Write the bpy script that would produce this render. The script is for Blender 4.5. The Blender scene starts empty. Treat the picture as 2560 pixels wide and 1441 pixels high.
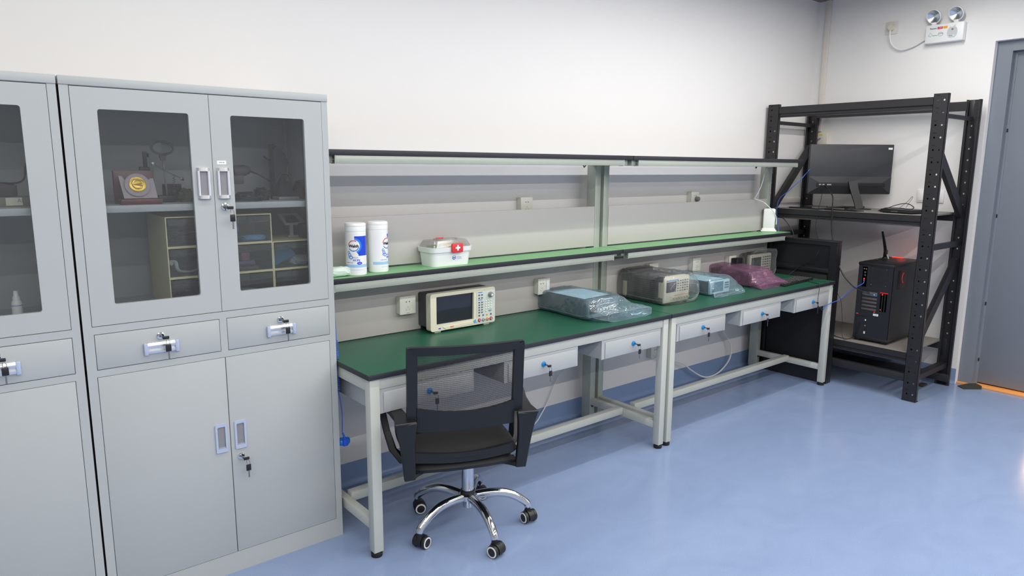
import bpy, bmesh, math, random
from mathutils import Vector, Matrix, noise
random.seed(7)
PI = math.pi
S = bpy.context.scene
COL = S.collection

# ------------------------------------------------------------------ camera
F_PX = 1748.6
cam = bpy.data.cameras.new('camera')
cam.sensor_fit = 'HORIZONTAL'; cam.sensor_width = 36.0; cam.lens = F_PX * 36.0 / 2560.0
cam.clip_start = 0.05; cam.clip_end = 60
cam_o = bpy.data.objects.new('camera', cam); COL.objects.link(cam_o)
_r = Vector((0.77195576, -0.63564067, 0.0067269))
_u = Vector((0.10402128, 0.13675444, 0.98512832))
_f = Vector((0.62710755, 0.75977573, -0.17168853))
_m = Matrix((_r, _u, -_f)).transposed().to_4x4()
_m.translation = Vector((-1.19466, -2.97284, 1.53779))
cam_o.matrix_world = _m
S.camera = cam_o

# ------------------------------------------------------------------ world, exposure
S.view_settings.view_transform = 'Standard'
S.view_settings.look = 'None'
S.view_settings.gamma = 1.0
S.view_settings.use_curve_mapping = False
S.view_settings.exposure = 0.0
W = bpy.data.worlds.new('world'); S.world = W; W.use_nodes = True
W.node_tree.nodes['Background'].inputs[0].default_value = (0.75, 0.85, 1.0, 1)
W.node_tree.nodes['Background'].inputs[1].default_value = 0.0
try:
    S.cycles.transparent_max_bounces = 24
    S.cycles.max_bounces = 10
    S.cycles.diffuse_bounces = 5
    S.cycles.sample_clamp_indirect = 6
except Exception:
    pass

# ------------------------------------------------------------------ ceiling lights (rows of LED battens)
CEIL = 2.834
LIGHT_ROWS = [-1.13, -1.87, -2.69, -3.75, -4.75]
LIGHT_SEGS = [(-4.0, -1.3), (-1.3, 1.4), (1.4, 3.9)]
LIGHT_W = {-1.13: (5, 19.5, 32), -1.87: (3.5, 6.5, 7), -2.69: (27, 33, 33), -3.75: (12, 14, 12), -4.75: (62, 66, 63)}   # watts per batten
LIGHT_OBJS = []
for ry in LIGHT_ROWS:
    for (lx0, lx1), lw_ in zip(LIGHT_SEGS, LIGHT_W[ry]):
        L = bpy.data.lights.new('batten_lamp', 'AREA')
        L.shape = 'RECTANGLE'; L.size = lx1 - lx0 - 0.04; L.size_y = 0.035
        L.energy = lw_; L.color = (1.0, 0.98, 0.95)
        lo = bpy.data.objects.new('batten_lamp', L); COL.objects.link(lo)
        lo.location = ((lx0 + lx1) / 2, ry, CEIL - 0.052)
        LIGHT_OBJS.append(lo)

# ------------------------------------------------------------------ materials
def lin(c):
    return tuple(((v / 255.0) / 12.92 if v / 255.0 <= 0.04045 else (((v / 255.0) + .055) / 1.055) ** 2.4) for v in c) + (1.0,)
MATS = {}
def mat(name, rgb, rough=.5, metal=0.0, var=.03, scale=30.0, bump=0.0, bscale=200.0, spec=.5, emit=None, estr=0.0, coat=0.0):
    if name in MATS: return MATS[name]
    m = bpy.data.materials.new(name); m.use_nodes = True
    nt = m.node_tree; N = nt.nodes; b = N['Principled BSDF']
    c = lin(rgb)
    tc = N.new('ShaderNodeTexCoord')
    nz = N.new('ShaderNodeTexNoise'); nz.inputs['Scale'].default_value = scale; nz.inputs['Detail'].default_value = 3
    nt.links.new(tc.outputs['Object'], nz.inputs['Vector'])
    mx = N.new('ShaderNodeMix'); mx.data_type = 'RGBA'
    mx.inputs[6].default_value = tuple(max(0, v * (1 - var)) for v in c[:3]) + (1,)
    mx.inputs[7].default_value = tuple(min(1, v * (1 + var)) for v in c[:3]) + (1,)
    nt.links.new(nz.outputs[0], mx.inputs[0]); nt.links.new(mx.outputs[2], b.inputs['Base Color'])
    b.inputs['Roughness'].default_value = rough; b.inputs['Metallic'].default_value = metal
    b.inputs['Specular IOR Level'].default_value = spec
    if coat: b.inputs['Coat Weight'].default_value = coat; b.inputs['Coat Roughness'].default_value = .08
    if bump:
        n2 = N.new('ShaderNodeTexNoise'); n2.inputs['Scale'].default_value = bscale
        nt.links.new(tc.outputs['Object'], n2.inputs['Vector'])
        bp = N.new('ShaderNodeBump'); bp.inputs['Strength'].default_value = bump; bp.inputs['Distance'].default_value = .002
        nt.links.new(n2.outputs[0], bp.inputs['Height']); nt.links.new(bp.outputs[0], b.inputs['Normal'])
    if emit:
        b.inputs['Emission Color'].default_value = lin(emit); b.inputs['Emission Strength'].default_value = estr
    MATS[name] = m
    return m

def film(name, tint, haze=.12, gloss=.1, hazecol=None, rough=.08, bump=.0, bscale=40):
    """thin clear sheet: mostly see-through, a mirror-like coat that grows at grazing angles, a little milky haze"""
    if name in MATS: return MATS[name]
    m = bpy.data.materials.new(name); m.use_nodes = True
    nt = m.node_tree; N = nt.nodes; N.remove(N['Principled BSDF'])
    out = [n for n in N if n.type == 'OUTPUT_MATERIAL'][0]
    tr = N.new('ShaderNodeBsdfTransparent'); tr.inputs[0].default_value = lin(tint)
    df = N.new('ShaderNodeBsdfDiffuse'); df.inputs[0].default_value = lin(hazecol or tint)
    tl = N.new('ShaderNodeBsdfTranslucent'); tl.inputs[0].default_value = lin(hazecol or tint)
    a0 = N.new('ShaderNodeMixShader'); a0.inputs[0].default_value = .4
    nt.links.new(df.outputs[0], a0.inputs[1]); nt.links.new(tl.outputs[0], a0.inputs[2])
    gl = N.new('ShaderNodeBsdfGlossy'); gl.inputs['Roughness'].default_value = rough
    a = N.new('ShaderNodeMixShader'); a.inputs[0].default_value = haze
    nt.links.new(tr.outputs[0], a.inputs[1]); nt.links.new(a0.outputs[0], a.inputs[2])
    lw = N.new('ShaderNodeLayerWeight'); lw.inputs['Blend'].default_value = .35
    mm = N.new('ShaderNodeMath'); mm.operation = 'MULTIPLY_ADD'; mm.inputs[1].default_value = .55; mm.inputs[2].default_value = gloss
    nt.links.new(lw.outputs['Fresnel'], mm.inputs[0])
    b = N.new('ShaderNodeMixShader')
    nt.links.new(mm.outputs[0], b.inputs[0]); nt.links.new(a.outputs[0], b.inputs[1]); nt.links.new(gl.outputs[0], b.inputs[2])
    nt.links.new(b.outputs[0], out.inputs[0])
    if bump:
        tc = N.new('ShaderNodeTexCoord'); nz = N.new('ShaderNodeTexNoise'); nz.inputs['Scale'].default_value = bscale; nz.inputs['Detail'].default_value = 4
        nz.inputs['Distortion'].default_value = 1.2
        nt.links.new(tc.outputs['Object'], nz.inputs['Vector'])
        bp = N.new('ShaderNodeBump'); bp.inputs['Strength'].default_value = bump; bp.inputs['Distance'].default_value = .01
        nt.links.new(nz.outputs[0], bp.inputs['Height'])
        for n in (df, gl): nt.links.new(bp.outputs[0], n.inputs['Normal'])
        nt.links.new(bp.outputs[0], lw.inputs['Normal'])
    MATS[name] = m
    return m

M_wall = mat('wall_paint', (232, 230, 228), .65, var=.01, scale=3, bump=.05, bscale=300)
M_cab = mat('cabinet_grey_paint', (171, 175, 175), .42, var=.02, scale=6, bump=.04, bscale=900)
M_frame = mat('bench_frame_paint', (186, 189, 182), .42, var=.02, scale=8)
M_alu = mat('anodised_aluminium', (172, 178, 168), .38, .25, var=.04, scale=60)
M_panel = mat('bench_panel', (189, 185, 182), .5, var=.01)
M_drawer = mat('drawer_white', (172, 175, 176), .4, var=.01)
M_edge = mat('black_edge_band', (38, 38, 46), .5, var=.15, scale=80)
M_desk = mat('green_desk_mat', (34, 88, 68), .38, var=.10, scale=5, bump=.03, bscale=500)
M_shelf = mat('green_shelf_mat', (112, 168, 116), .42, var=.05, scale=8)
M_chrome = mat('chrome', (225, 226, 228), .10, 1.0, var=.0)
M_steel = mat('dull_steel', (150, 150, 150), .3, 1.0, var=.0)
M_black = mat('black_plastic', (26, 26, 30), .42, var=.1)
M_blackm = mat('matte_black', (18, 18, 21), .7, var=.1)
M_rack = mat('rack_black_paint', (36, 35, 38), .42, var=.15, scale=40, bump=.1, bscale=400)
M_rackshelf = mat('rack_shelf_board', (122, 117, 112), .6, var=.15, scale=15)
M_rubber = mat('black_rubber', (22, 22, 24), .75)
M_navy = mat('chair_black_plastic', (18, 19, 22), .42, var=.08)
M_fabric = mat('chair_fabric', (30, 30, 32), .95, var=.25, scale=400, bump=.5, bscale=900)
M_white = mat('white_plastic', (232, 233, 232), .4, var=.01)
M_cream = mat('cream_plastic', (214, 211, 190), .45, var=.01)
M_socket = mat('socket_plastic', (222, 222, 212), .35, var=.01)
M_dkgrey = mat('dark_grey_plastic', (80, 79, 84), .5, var=.05)
M_midgrey = mat('mid_grey_plastic', (130, 130, 134), .5)
M_btn = mat('button_grey', (92, 92, 98), .5)
M_screen = mat('dark_screen', (18, 22, 34), .06, var=.0, coat=.5)
M_blue = mat('bright_blue_plastic', (20, 120, 205), .4)
M_cyan = mat('lock_blue_ring', (20, 130, 200), .35)
M_bluecable = mat('blue_cable', (58, 105, 200), .5)
M_red = mat('red_print', (214, 52, 56), .45)
M_orange = mat('orange_print', (232, 160, 60), .5)
M_lblue = mat('light_blue_print', (90, 160, 215), .5)
M_ink = mat('dark_ink', (30, 32, 40), .6)
M_paper = mat('paper', (240, 243, 246), .8)
M_door = mat('door_grey_paint', (118, 124, 134), .42, var=.03, scale=15, bump=.04, bscale=600)
M_baseb = mat('blue_skirting', (128, 150, 186), .35, var=.05, scale=10)
M_trunk = mat('cable_trunking', (222, 214, 206), .5)
M_wood = mat('dark_red_wood', (88, 34, 34), .3, var=.2, scale=20)
M_pinkgrey = mat('plaque_grey', (150, 136, 142), .35)
M_gold = mat('gold', (235, 200, 120), .22, 1.0, var=.0)
M_goldrim = mat('gold_rim', (205, 170, 70), .3, 1.0, var=.0)
M_amber = mat('threshold_painted_glow', (235, 160, 90), .4)
M_ceil = mat('ceiling_paint', (128, 122, 113), .8)
M_room = mat('far_wall_paint', (160, 160, 158), .8)
M_led_r = mat('red_glow', (255, 40, 20), .4, emit=(255, 40, 20), estr=2.2)
M_led_r2 = mat('dim_red_glow', (160, 20, 12), .4, emit=(255, 30, 15), estr=.5)
M_led_b = mat('blue_glow', (40, 80, 255), .4, emit=(40, 90, 255), estr=5.0)
M_led_g = mat('green_glow', (90, 230, 90), .4, emit=(90, 240, 90), estr=2.0)
M_pull = mat('satin_chrome', (238, 238, 238), .34, 1.0, var=0)
M_clearbar = mat('clear_grip', (205, 206, 212), .18, var=.02)
M_bluegrey = mat('handle_bluegrey', (170, 182, 206), .25, var=.02)
M_glass = film('cabinet_glass', (247, 249, 250), haze=.0, gloss=.055, rough=.02)
M_bagblue = film('blue_tinted_bag', (214, 234, 243), haze=.20, gloss=.06, hazecol=(205, 234, 246), rough=.06, bump=.35, bscale=14)
M_bagclear = film('clear_bag', (246, 247, 248), haze=.10, gloss=.06, hazecol=(246, 247, 248), rough=.06, bump=.35, bscale=14)
M_bagpink = film('pink_tinted_bag', (243, 216, 236), haze=.22, gloss=.06, hazecol=(238, 176, 218), rough=.06, bump=.35, bscale=14)
M_seam = film('seam_film', (235, 240, 243), haze=.65, gloss=.12, hazecol=(228, 240, 246), rough=.1)
M_seampink = film('pink_seam_film', (240, 190, 226), haze=.65, gloss=.12, hazecol=(240, 150, 215), rough=.1)
M_acryl = film('clear_acrylic', (240, 244, 243), haze=.01, gloss=.03, rough=.03)
M_lid = film('clear_lid', (246, 246, 245), haze=.14, gloss=.08, hazecol=(230, 230, 228), rough=.1)
M_org = mat('cream_drawer_frame', (214, 206, 164), .5)

# floor: blue speckled vinyl
def floor_mat():
    m = bpy.data.materials.new('blue_vinyl_floor'); m.use_nodes = True
    nt = m.node_tree; N = nt.nodes; b = N['Principled BSDF']
    tc = N.new('ShaderNodeTexCoord')
    def noise_n(scale, det, sx=1, sy=1, dist=0):
        mp = N.new('ShaderNodeMapping'); mp.inputs['Scale'].default_value = (sx, sy, 1)
        n = N.new('ShaderNodeTexNoise'); n.inputs['Scale'].default_value = scale; n.inputs['Detail'].default_value = det
        n.inputs['Distortion'].default_value = dist
        nt.links.new(tc.outputs['Object'], mp.inputs[0]); nt.links.new(mp.outputs[0], n.inputs['Vector']); return n
    def ramp(src, stops):
        r = N.new('ShaderNodeValToRGB'); el = r.color_ramp.elements
        while len(el) < len(stops): el.new(.5)
        for e_, (p_, c_) in zip(el, stops): e_.position = p_; e_.color = c_
        nt.links.new(src, r.inputs[0]); return r
    big = noise_n(3.0, 5, 1, 1.6, 1.5)
    r1 = ramp(big.outputs[0], [(.3, lin((128, 146, 180))), (.7, lin((134, 152, 186)))])
    sp = noise_n(330, 2)
    r2 = ramp(sp.outputs[0], [(.30, (.80, .82, .86, 1)), (.5, (1, 1, 1, 1)), (.70, (1.12, 1.1, 1.08, 1))])
    mx = N.new('ShaderNodeMix'); mx.data_type = 'RGBA'; mx.blend_type = 'MULTIPLY'; mx.inputs[0].default_value = .55
    nt.links.new(r1.outputs[0], mx.inputs[6]); nt.links.new(r2.outputs[0], mx.inputs[7])
    sk = noise_n(170, 0)
    r3 = ramp(sk.outputs[0], [(.78, (0, 0, 0, 1)), (.80, (1, 1, 1, 1))])
    mx2 = N.new('ShaderNodeMix'); mx2.data_type = 'RGBA'; mx2.inputs[7].default_value = lin((180, 200, 232))
    mu = N.new('ShaderNodeMath'); mu.operation = 'MULTIPLY'; mu.inputs[1].default_value = .22
    nt.links.new(r3.outputs[0], mu.inputs[0]); nt.links.new(mu.outputs[0], mx2.inputs[0]); nt.links.new(mx.outputs[2], mx2.inputs[6])
    nt.links.new(mx2.outputs[2], b.inputs['Base Color'])
    rr = noise_n(5, 4); mr = N.new('ShaderNodeMapRange'); mr.inputs[3].default_value = .13; mr.inputs[4].default_value = .24
    nt.links.new(rr.outputs[0], mr.inputs[0]); nt.links.new(mr.outputs[0], b.inputs['Roughness'])
    b.inputs['Specular IOR Level'].default_value = .5
    return m
M_floor = floor_mat()

# chair mesh weave: a real see-through knit, holes cut by a procedural pattern
def mesh_mat():
    m = bpy.data.materials.new('chair_mesh_weave'); m.use_nodes = True
    nt = m.node_tree; N = nt.nodes; b = N['Principled BSDF']
    out = [n for n in N if n.type == 'OUTPUT_MATERIAL'][0]
    b.inputs['Base Color'].default_value = lin((30, 30, 34)); b.inputs['Roughness'].default_value = .7
    tc = N.new('ShaderNodeTexCoord'); sx = N.new('ShaderNodeSeparateXYZ'); nt.links.new(tc.outputs['Object'], sx.inputs[0])
    def M(op, a, b_=None):
        n = N.new('ShaderNodeMath'); n.operation = op
        for i, v in enumerate((a, b_)):
            if v is None: continue
            if isinstance(v, (int, float)): n.inputs[i].default_value = v
            else: nt.links.new(v, n.inputs[i])
        return n.outputs[0]
    k = 2 * PI / .0046
    s1 = M('SINE', M('MULTIPLY', M('ADD', sx.outputs[0], M('MULTIPLY', sx.outputs[2], .6)), k))
    s2 = M('SINE', M('MULTIPLY', M('SUBTRACT', sx.outputs[0], M('MULTIPLY', sx.outputs[2], .6)), k))
    hole = M('GREATER_THAN', M('MULTIPLY', s1, s2), .06)
    tr = N.new('ShaderNodeBsdfTransparent'); ms = N.new('ShaderNodeMixShader')
    nt.links.new(hole, ms.inputs[0]); nt.links.new(b.outputs[0], ms.inputs[1]); nt.links.new(tr.outputs[0], ms.inputs[2])
    nt.links.new(ms.outputs[0], out.inputs[0])
    return m
M_mesh = mesh_mat()

# ------------------------------------------------------------------ mesh helpers
class MB:
    """collects shapes, links them as ONE object. origin is subtracted so parts sit in their thing's frame"""
    def __init__(self, o=(0, 0, 0)):
        self.bm = bmesh.new(); self.o = Vector(o); self.mi = 0
    def _new(self, geomverts):
        fs = set()
        for v in geomverts: fs.update(v.link_faces)
        for f in fs: f.material_index = self.mi
        return self
    def box(self, x0, x1, y0, y1, z0, z1, bev=0.0, seg=2, M=None):
        r = bmesh.ops.create_cube(self.bm, size=1.0)
        vs = r['verts']
        c = Vector(((x0 + x1) / 2, (y0 + y1) / 2, (z0 + z1) / 2)); d = Vector((abs(x1 - x0), abs(y1 - y0), abs(z1 - z0)))
        for v in vs: v.co = Vector((v.co.x * d.x, v.co.y * d.y, v.co.z * d.z)) + c
        if bev > 0:
            bev = min(bev, min(d) * .49)
            es = set()
            for v in vs: es.update(v.link_edges)
            rb = bmesh.ops.bevel(self.bm, geom=list(es), offset=bev, segments=seg, profile=.5, affect='EDGES')
            vs = list({v for f in rb['faces'] for v in f.verts} | {v for v in vs if v.is_valid})
        if M is not None:
            for v in vs: v.co = M @ v.co
        return self._new(vs)
    def cyl(self, p0, p1, r0, r1=None, seg=24, cap=True):
        p0 = Vector(p0); p1 = Vector(p1); r1 = r0 if r1 is None else r1
        ax = (p1 - p0); L = ax.length; ax.normalize()
        a = ax.orthogonal().normalized(); b = ax.cross(a)
        A = [self.bm.verts.new(p0 + (a * math.cos(t) + b * math.sin(t)) * r0) for t in [2 * PI * i / seg for i in range(seg)]]
        B = [self.bm.verts.new(p1 + (a * math.cos(t) + b * math.sin(t)) * r1) for t in [2 * PI * i / seg for i in range(seg)]]
        for i in range(seg):
            j = (i + 1) % seg; self.bm.faces.new((A[i], A[j], B[j], B[i]))
        if cap: self.bm.faces.new(A[::-1]); self.bm.faces.new(B)
        return self._new(A + B)
    def lathe(self, prof, c=(0, 0, 0), seg=32, M=None):
        """prof: list of (r, z)"""
        rings = []
        for (r, z) in prof:
            if r < 1e-6: rings.append([self.bm.verts.new((0, 0, z))])
            else: rings.append([self.bm.verts.new((r * math.cos(2 * PI * i / seg), r * math.sin(2 * PI * i / seg), z)) for i in range(seg)])
        for A, B in zip(rings[:-1], rings[1:]):
            for i in range(seg):
                j = (i + 1) % seg
                if len(A) == 1 and len(B) == 1: continue
                if len(A) == 1: self.bm.faces.new((A[0], B[j], B[i]))
                elif len(B) == 1: self.bm.faces.new((A[i], A[j], B[0]))
                else: self.bm.faces.new((A[i], A[j], B[j], B[i]))
        vs = [v for r in rings for v in r]
        T = Matrix.Translation(Vector(c)) @ (M if M is not None else Matrix.Identity(4))
        for v in vs: v.co = T @ v.co
        return self._new(vs)
    def tube(self, pts, r, seg=8, smooth=True, flat=None, cap=True):
        """swept tube; r a number or per-point list; flat squashes it across (ribbon)"""
        P = [Vector(p) for p in pts]; R = r if isinstance(r, (list, tuple)) else [r] * len(P)
        if smooth and len(P) > 2:
            Q = []; RR = []
            for i in range(len(P) - 1):
                a = P[max(i - 1, 0)]; b = P[i]; c = P[i + 1]; d = P[min(i + 2, len(P) - 1)]
                for k in range(6):
                    t = k / 6.0
                    Q.append(.5 * ((2 * b) + (-a + c) * t + (2 * a - 5 * b + 4 * c - d) * t * t + (-a + 3 * b - 3 * c + d) * t ** 3))
                    RR.append(R[i] * (1 - t) + R[i + 1] * t)
            Q.append(P[-1]); RR.append(R[-1]); P = Q; R = RR
        t0 = (P[1] - P[0]).normalized(); n = t0.orthogonal().normalized(); rings = []
        if flat is not None:
            n = Vector(flat); n = (n - t0 * n.dot(t0)).normalized()
        for i, p in enumerate(P):
            t = (P[min(i + 1, len(P) - 1)] - P[max(i - 1, 0)])
            if t.length < 1e-9: t = t0.copy()
            t.normalize(); n = (n - t * n.dot(t)).normalized(); b = t.cross(n)
            q = .25 if flat is not None else 1
            rings.append([self.bm.verts.new(p + (n * math.cos(a) * q + b * math.sin(a)) * R[i]) for a in [2 * PI * k / seg for k in range(seg)]])
        for A, B in zip(rings[:-1], rings[1:]):
            for k in range(seg):
                j = (k + 1) % seg; self.bm.faces.new((A[k], A[j], B[j], B[k]))
        if cap: self.bm.faces.new(rings[0][::-1]); self.bm.faces.new(rings[-1])
        return self._new([v for q_ in rings for v in q_])
    def sweep_box(self, pts, w, h, up=(0, 0, 1)):
        """rectangular bar along points. w across, h along up"""
        P = [Vector(p) for p in pts]; up = Vector(up); rings = []
        Wd = w if isinstance(w, (list, tuple)) else [w] * len(P); H = h if isinstance(h, (list, tuple)) else [h] * len(P)
        for i, p in enumerate(P):
            t = (P[min(i + 1, len(P) - 1)] - P[max(i - 1, 0)]).normalized()
            s = t.cross(up).normalized(); n = s.cross(t).normalized()
            rings.append([self.bm.verts.new(p + s * a * Wd[i] / 2 + n * b * H[i] / 2) for a, b in ((-1, -1), (1, -1), (1, 1), (-1, 1))])
        for A, B in zip(rings[:-1], rings[1:]):
            for k in range(4):
                j = (k + 1) % 4; self.bm.faces.new((A[k], A[j], B[j], B[k]))
        self.bm.faces.new(rings[0][::-1]); self.bm.faces.new(rings[-1])
        return self._new([v for q_ in rings for v in q_])
    def prism(self, outer, holes, d0, d1, axis='y'):
        """flat outline (with holes) given thickness between d0 and d1 along axis"""
        def P(a, b, d): return Vector((a, d, b)) if axis == 'y' else (Vector((d, a, b)) if axis == 'x' else Vector((a, b, d)))
        allv = []; caps = []
        loops = [outer] + list(holes)
        L0 = [[self.bm.verts.new(P(a, b, d0)) for a, b in lp] for lp in loops]
        L1 = [[self.bm.verts.new(P(a, b, d1)) for a, b in lp] for lp in loops]
        for LL in (L0, L1):
            if len(loops) == 1: self.bm.faces.new(LL[0])
            else:
                es = []
                for lp in LL:
                    for i in range(len(lp)): es.append(self.bm.edges.new((lp[i], lp[(i + 1) % len(lp)])))
                bmesh.ops.triangle_fill(self.bm, edges=es, use_beauty=True)
        for A, B in zip(L0, L1):
            for i in range(len(A)):
                j = (i + 1) % len(A); self.bm.faces.new((A[i], A[j], B[j], B[i]))
        return self._new([v for l in L0 + L1 for v in l])
    def xf(self, M):
        for v in self.bm.verts: v.co = M @ v.co
        return self
    def build(self, name, m, parent=None, smooth=True, ang=35, sub=0, noshade=False):
        bm = self.bm
        bmesh.ops.recalc_face_normals(bm, faces=bm.faces[:])
        for v in bm.verts: v.co -= self.o
        me = bpy.data.meshes.new(name); bm.to_mesh(me); bm.free()
        for x in (m if isinstance(m, (list, tuple)) else [m]): me.materials.append(x)
        if smooth:
            me.shade_smooth()
            try: me.set_sharp_from_angle(angle=math.radians(ang))
            except Exception: pass
        o = bpy.data.objects.new(name, me); COL.objects.link(o)
        if parent is not None: o.parent = parent
        else: o.location = self.o
        if sub:
            md = o.modifiers.new('subsurf', 'SUBSURF'); md.levels = sub; md.render_levels = sub
        return o

def rrect(x0, x1, z0, z1, r, n=5):
    pts = []
    for cx, cz, a0 in ((x1 - r, z1 - r, 0), (x0 + r, z1 - r, 90), (x0 + r, z0 + r, 180), (x1 - r, z0 + r, 270)):
        for i in range(n + 1):
            a = math.radians(a0 + 90.0 * i / n); pts.append((cx + r * math.cos(a), cz + r * math.sin(a)))
    return pts
def rect(x0, x1, z0, z1): return [(x0, z0), (x1, z0), (x1, z1), (x0, z1)]
def tag(o, label=None, cat=None, group=None, kind=None):
    if label: o['label'] = label
    if cat: o['category'] = cat
    if group: o['group'] = group
    if kind: o['kind'] = kind
    return o
def thing(name, loc, label, cat, group=None, rz=0.0):
    o = bpy.data.objects.new(name, None); COL.objects.link(o); o.location = loc; o.rotation_euler = (0, 0, rz)
    o.empty_display_size = .05
    return tag(o, label, cat, group)
def copy_tree(o, parent=None):
    c = o.copy(); COL.objects.link(c); c.parent = parent
    for ch in [x for x in bpy.data.objects if x.parent == o]: copy_tree(ch, c)
    return c
def struct(o): o['kind'] = 'structure'; return o
def text_mesh(s, size, extr=.0003, align='CENTER', shear=0.0, bold=0.0):
    cu = bpy.data.curves.new('lettering', 'FONT'); cu.body = s; cu.size = size; cu.align_x = align; cu.align_y = 'CENTER'
    cu.extrude = extr; cu.shear = shear; cu.offset = bold; cu.resolution_u = 3
    o = bpy.data.objects.new('lettering', cu); COL.objects.link(o)
    dg = bpy.context.evaluated_depsgraph_get(); dg.update()
    me = bpy.data.meshes.new_from_object(o.evaluated_get(dg))
    bpy.data.objects.remove(o); bpy.data.curves.remove(cu)
    return me
def put_text(name, s, size, m, M, parent=None, fn=None, **kw):
    me = text_mesh(s, size, **kw)
    for v in me.vertices: v.co = fn(v.co) if fn else M @ v.co
    me.materials.clear(); me.materials.append(m); me.name = name
    o = bpy.data.objects.new(name, me); COL.objects.link(o); o.parent = parent
    return o
# text frames: facing -Y (reads along +X), facing -X (reads along -Y)
def face_my(x, y, z): return Matrix.Translation((x, y, z)) @ Matrix.Rotation(PI / 2, 4, 'X')
def face_mx(x, y, z): return Matrix.Translation((x, y, z)) @ Matrix.Rotation(-PI / 2, 4, 'Z') @ Matrix.Rotation(PI / 2, 4, 'X')

# ================================================================== ROOM
XR = 4.405; XL = -5.0; YF = -6.4
struct(MB().box(XL, XR + .3, YF, .02, -.06, 0).build('floor', M_floor, smooth=False))
struct(MB().box(XL, XR + .3, YF, .15, CEIL, CEIL + .06).build('ceiling', M_ceil, smooth=False))
struct(MB().box(XL, XR + .3, 0, .12, -.06, CEIL).build('wall_back', M_wall, smooth=False))
struct(MB().box(XL - .12, XL, YF, .12, -.06, CEIL).build('wall_left', M_room, smooth=False))
struct(MB().box(XL - .12, XR + .3, YF - .12, YF, -.06, CEIL).build('wall_front', M_room, smooth=False))
DY0, DY1, DH = -1.250, -2.30, 2.385
_w = MB()
_w.prism([(0.0, 0), (0, CEIL), (YF, CEIL), (YF, 0), (DY1, 0), (DY1, DH), (DY0, DH), (DY0, 0)], [], XR, XR + .28, 'x')
struct(_w.build('wall_right', M_wall, smooth=False))
def cove(path_pts, name):
    pass
# coved blue skirting
b = MB(); n = 6
def cove_strip(b, ax, a0, a1, sgn):
    prof = [(0.0005, .112), (.004, .112), (.004, .03)] + [(.004 + .024 * (1 - math.cos(t)), .03 - .0285 * math.sin(t)) for t in [PI / 2 * i / 5 for i in range(1, 6)]] + [(.0005, .0005)]
    for i in range(len(prof)):
        pass
    A = []; B = []
    for d, z in prof:
        if ax == 'x': A.append(b.bm.verts.new((a0, -d, z))); B.append(b.bm.verts.new((a1, -d, z)))
        else: A.append(b.bm.verts.new((XR - d, a0, z))); B.append(b.bm.verts.new((XR - d, a1, z)))
    for i in range(len(A)):
        j = (i + 1) % len(A); b.bm.faces.new((A[i], A[j], B[j], B[i]))
    b.bm.faces.new(A[::-1]); b.bm.faces.new(B)
cove_strip(b, 'x', XL, XR, 1); struct(b.build('baseboard_back', M_baseb))
b = MB(); cove_strip(b, 'y', DY0, 0.0, 1); cove_strip(b, 'y', YF, DY1, 1); struct(b.build('baseboard_right', M_baseb))
# corner cable trunking on the right wall
struct(MB().box(XR - .022, XR, -.104, -.066, 1.83, CEIL, .003).build('trim_1', M_trunk))
struct(MB().box(3.82, XR, -.018, 0, 1.262, 1.30, .003).build('trim_2', M_trunk))
# door in the right wall
dr = thing('door_1', (XR, (DY0 + DY1) / 2, 0), 'grey steel door in the right wall', 'door'); dr['kind'] = 'structure'
for k in ('label', 'category'): del dr[k]
DO = (XR, (DY0 + DY1) / 2, 0)
f = MB(DO)
f.prism([(DY0, .0), (DY0, DH), (DY1, DH), (DY1, 0), (DY1 + .095, 0), (DY1 + .095, DH - .068), (DY0 - .092, DH - .068), (DY0 - .092, 0)], [], XR + .050, XR + .100, 'x')
f.prism([(DY0 - .07, .0), (DY0 - .07, DH - .05), (DY1 + .07, DH - .05), (DY1 + .07, 0), (DY1 + .112, 0), (DY1 + .112, DH - .085), (DY0 - .110, DH - .085), (DY0 - .110, 0)], [], XR + .096, XR + .14, 'x')
f.build('door_frame', M_door, dr, ang=20)
MB(DO).box(XR + .100, XR + .143, DY1 + .10, DY0 - .097, .022, DH - .072, .003).build('door_leaf', M_door, dr)
g = MB(DO)
for zz in (1.80, 1.22, .60, .19): g.box(XR + .092, XR + .098, DY0 - .108, DY0 - .100, zz - .012, zz + .012, .002)
g.build('frame_bolt', M_rubber, dr)
MB(DO).box(XR + .03, XR + .2, DY1 + .002, DY0 - .002, 0, .013, .002).build('threshold', M_amber, dr)  # amber colour stands in for light spilling under the door
# beside that painted glow, a warm lamp in the corridor beyond the door
ll = bpy.data.lights.new('corridor_lamp', 'AREA'); ll.shape = 'RECTANGLE'; ll.size = .9; ll.size_y = .1; ll.energy = 3; ll.color = (1, .62, .3)
lo = bpy.data.objects.new('corridor_lamp', ll); COL.objects.link(lo); lo.location = (XR + .26, (DY0 + DY1) / 2, .20); lo.rotation_euler = (0, math.radians(50), 0)

# ceiling light fixtures (above the frame), one per lamp
for i, lo in enumerate(LIGHT_OBJS):
    L = lo.data.size; x, y, z = lo.location
    t = thing('batten_light', (x, y, CEIL), 'white ceiling batten light above the room, out of the photo', 'ceiling light', 'ceiling battens')
    MB((x, y, CEIL)).box(x - L / 2, x + L / 2, y - .03, y + .03, CEIL - .045, CEIL - .0005, .006).build('housing', M_white, t)
    lo.parent = t; lo.location = (0, 0, -.05)

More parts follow.
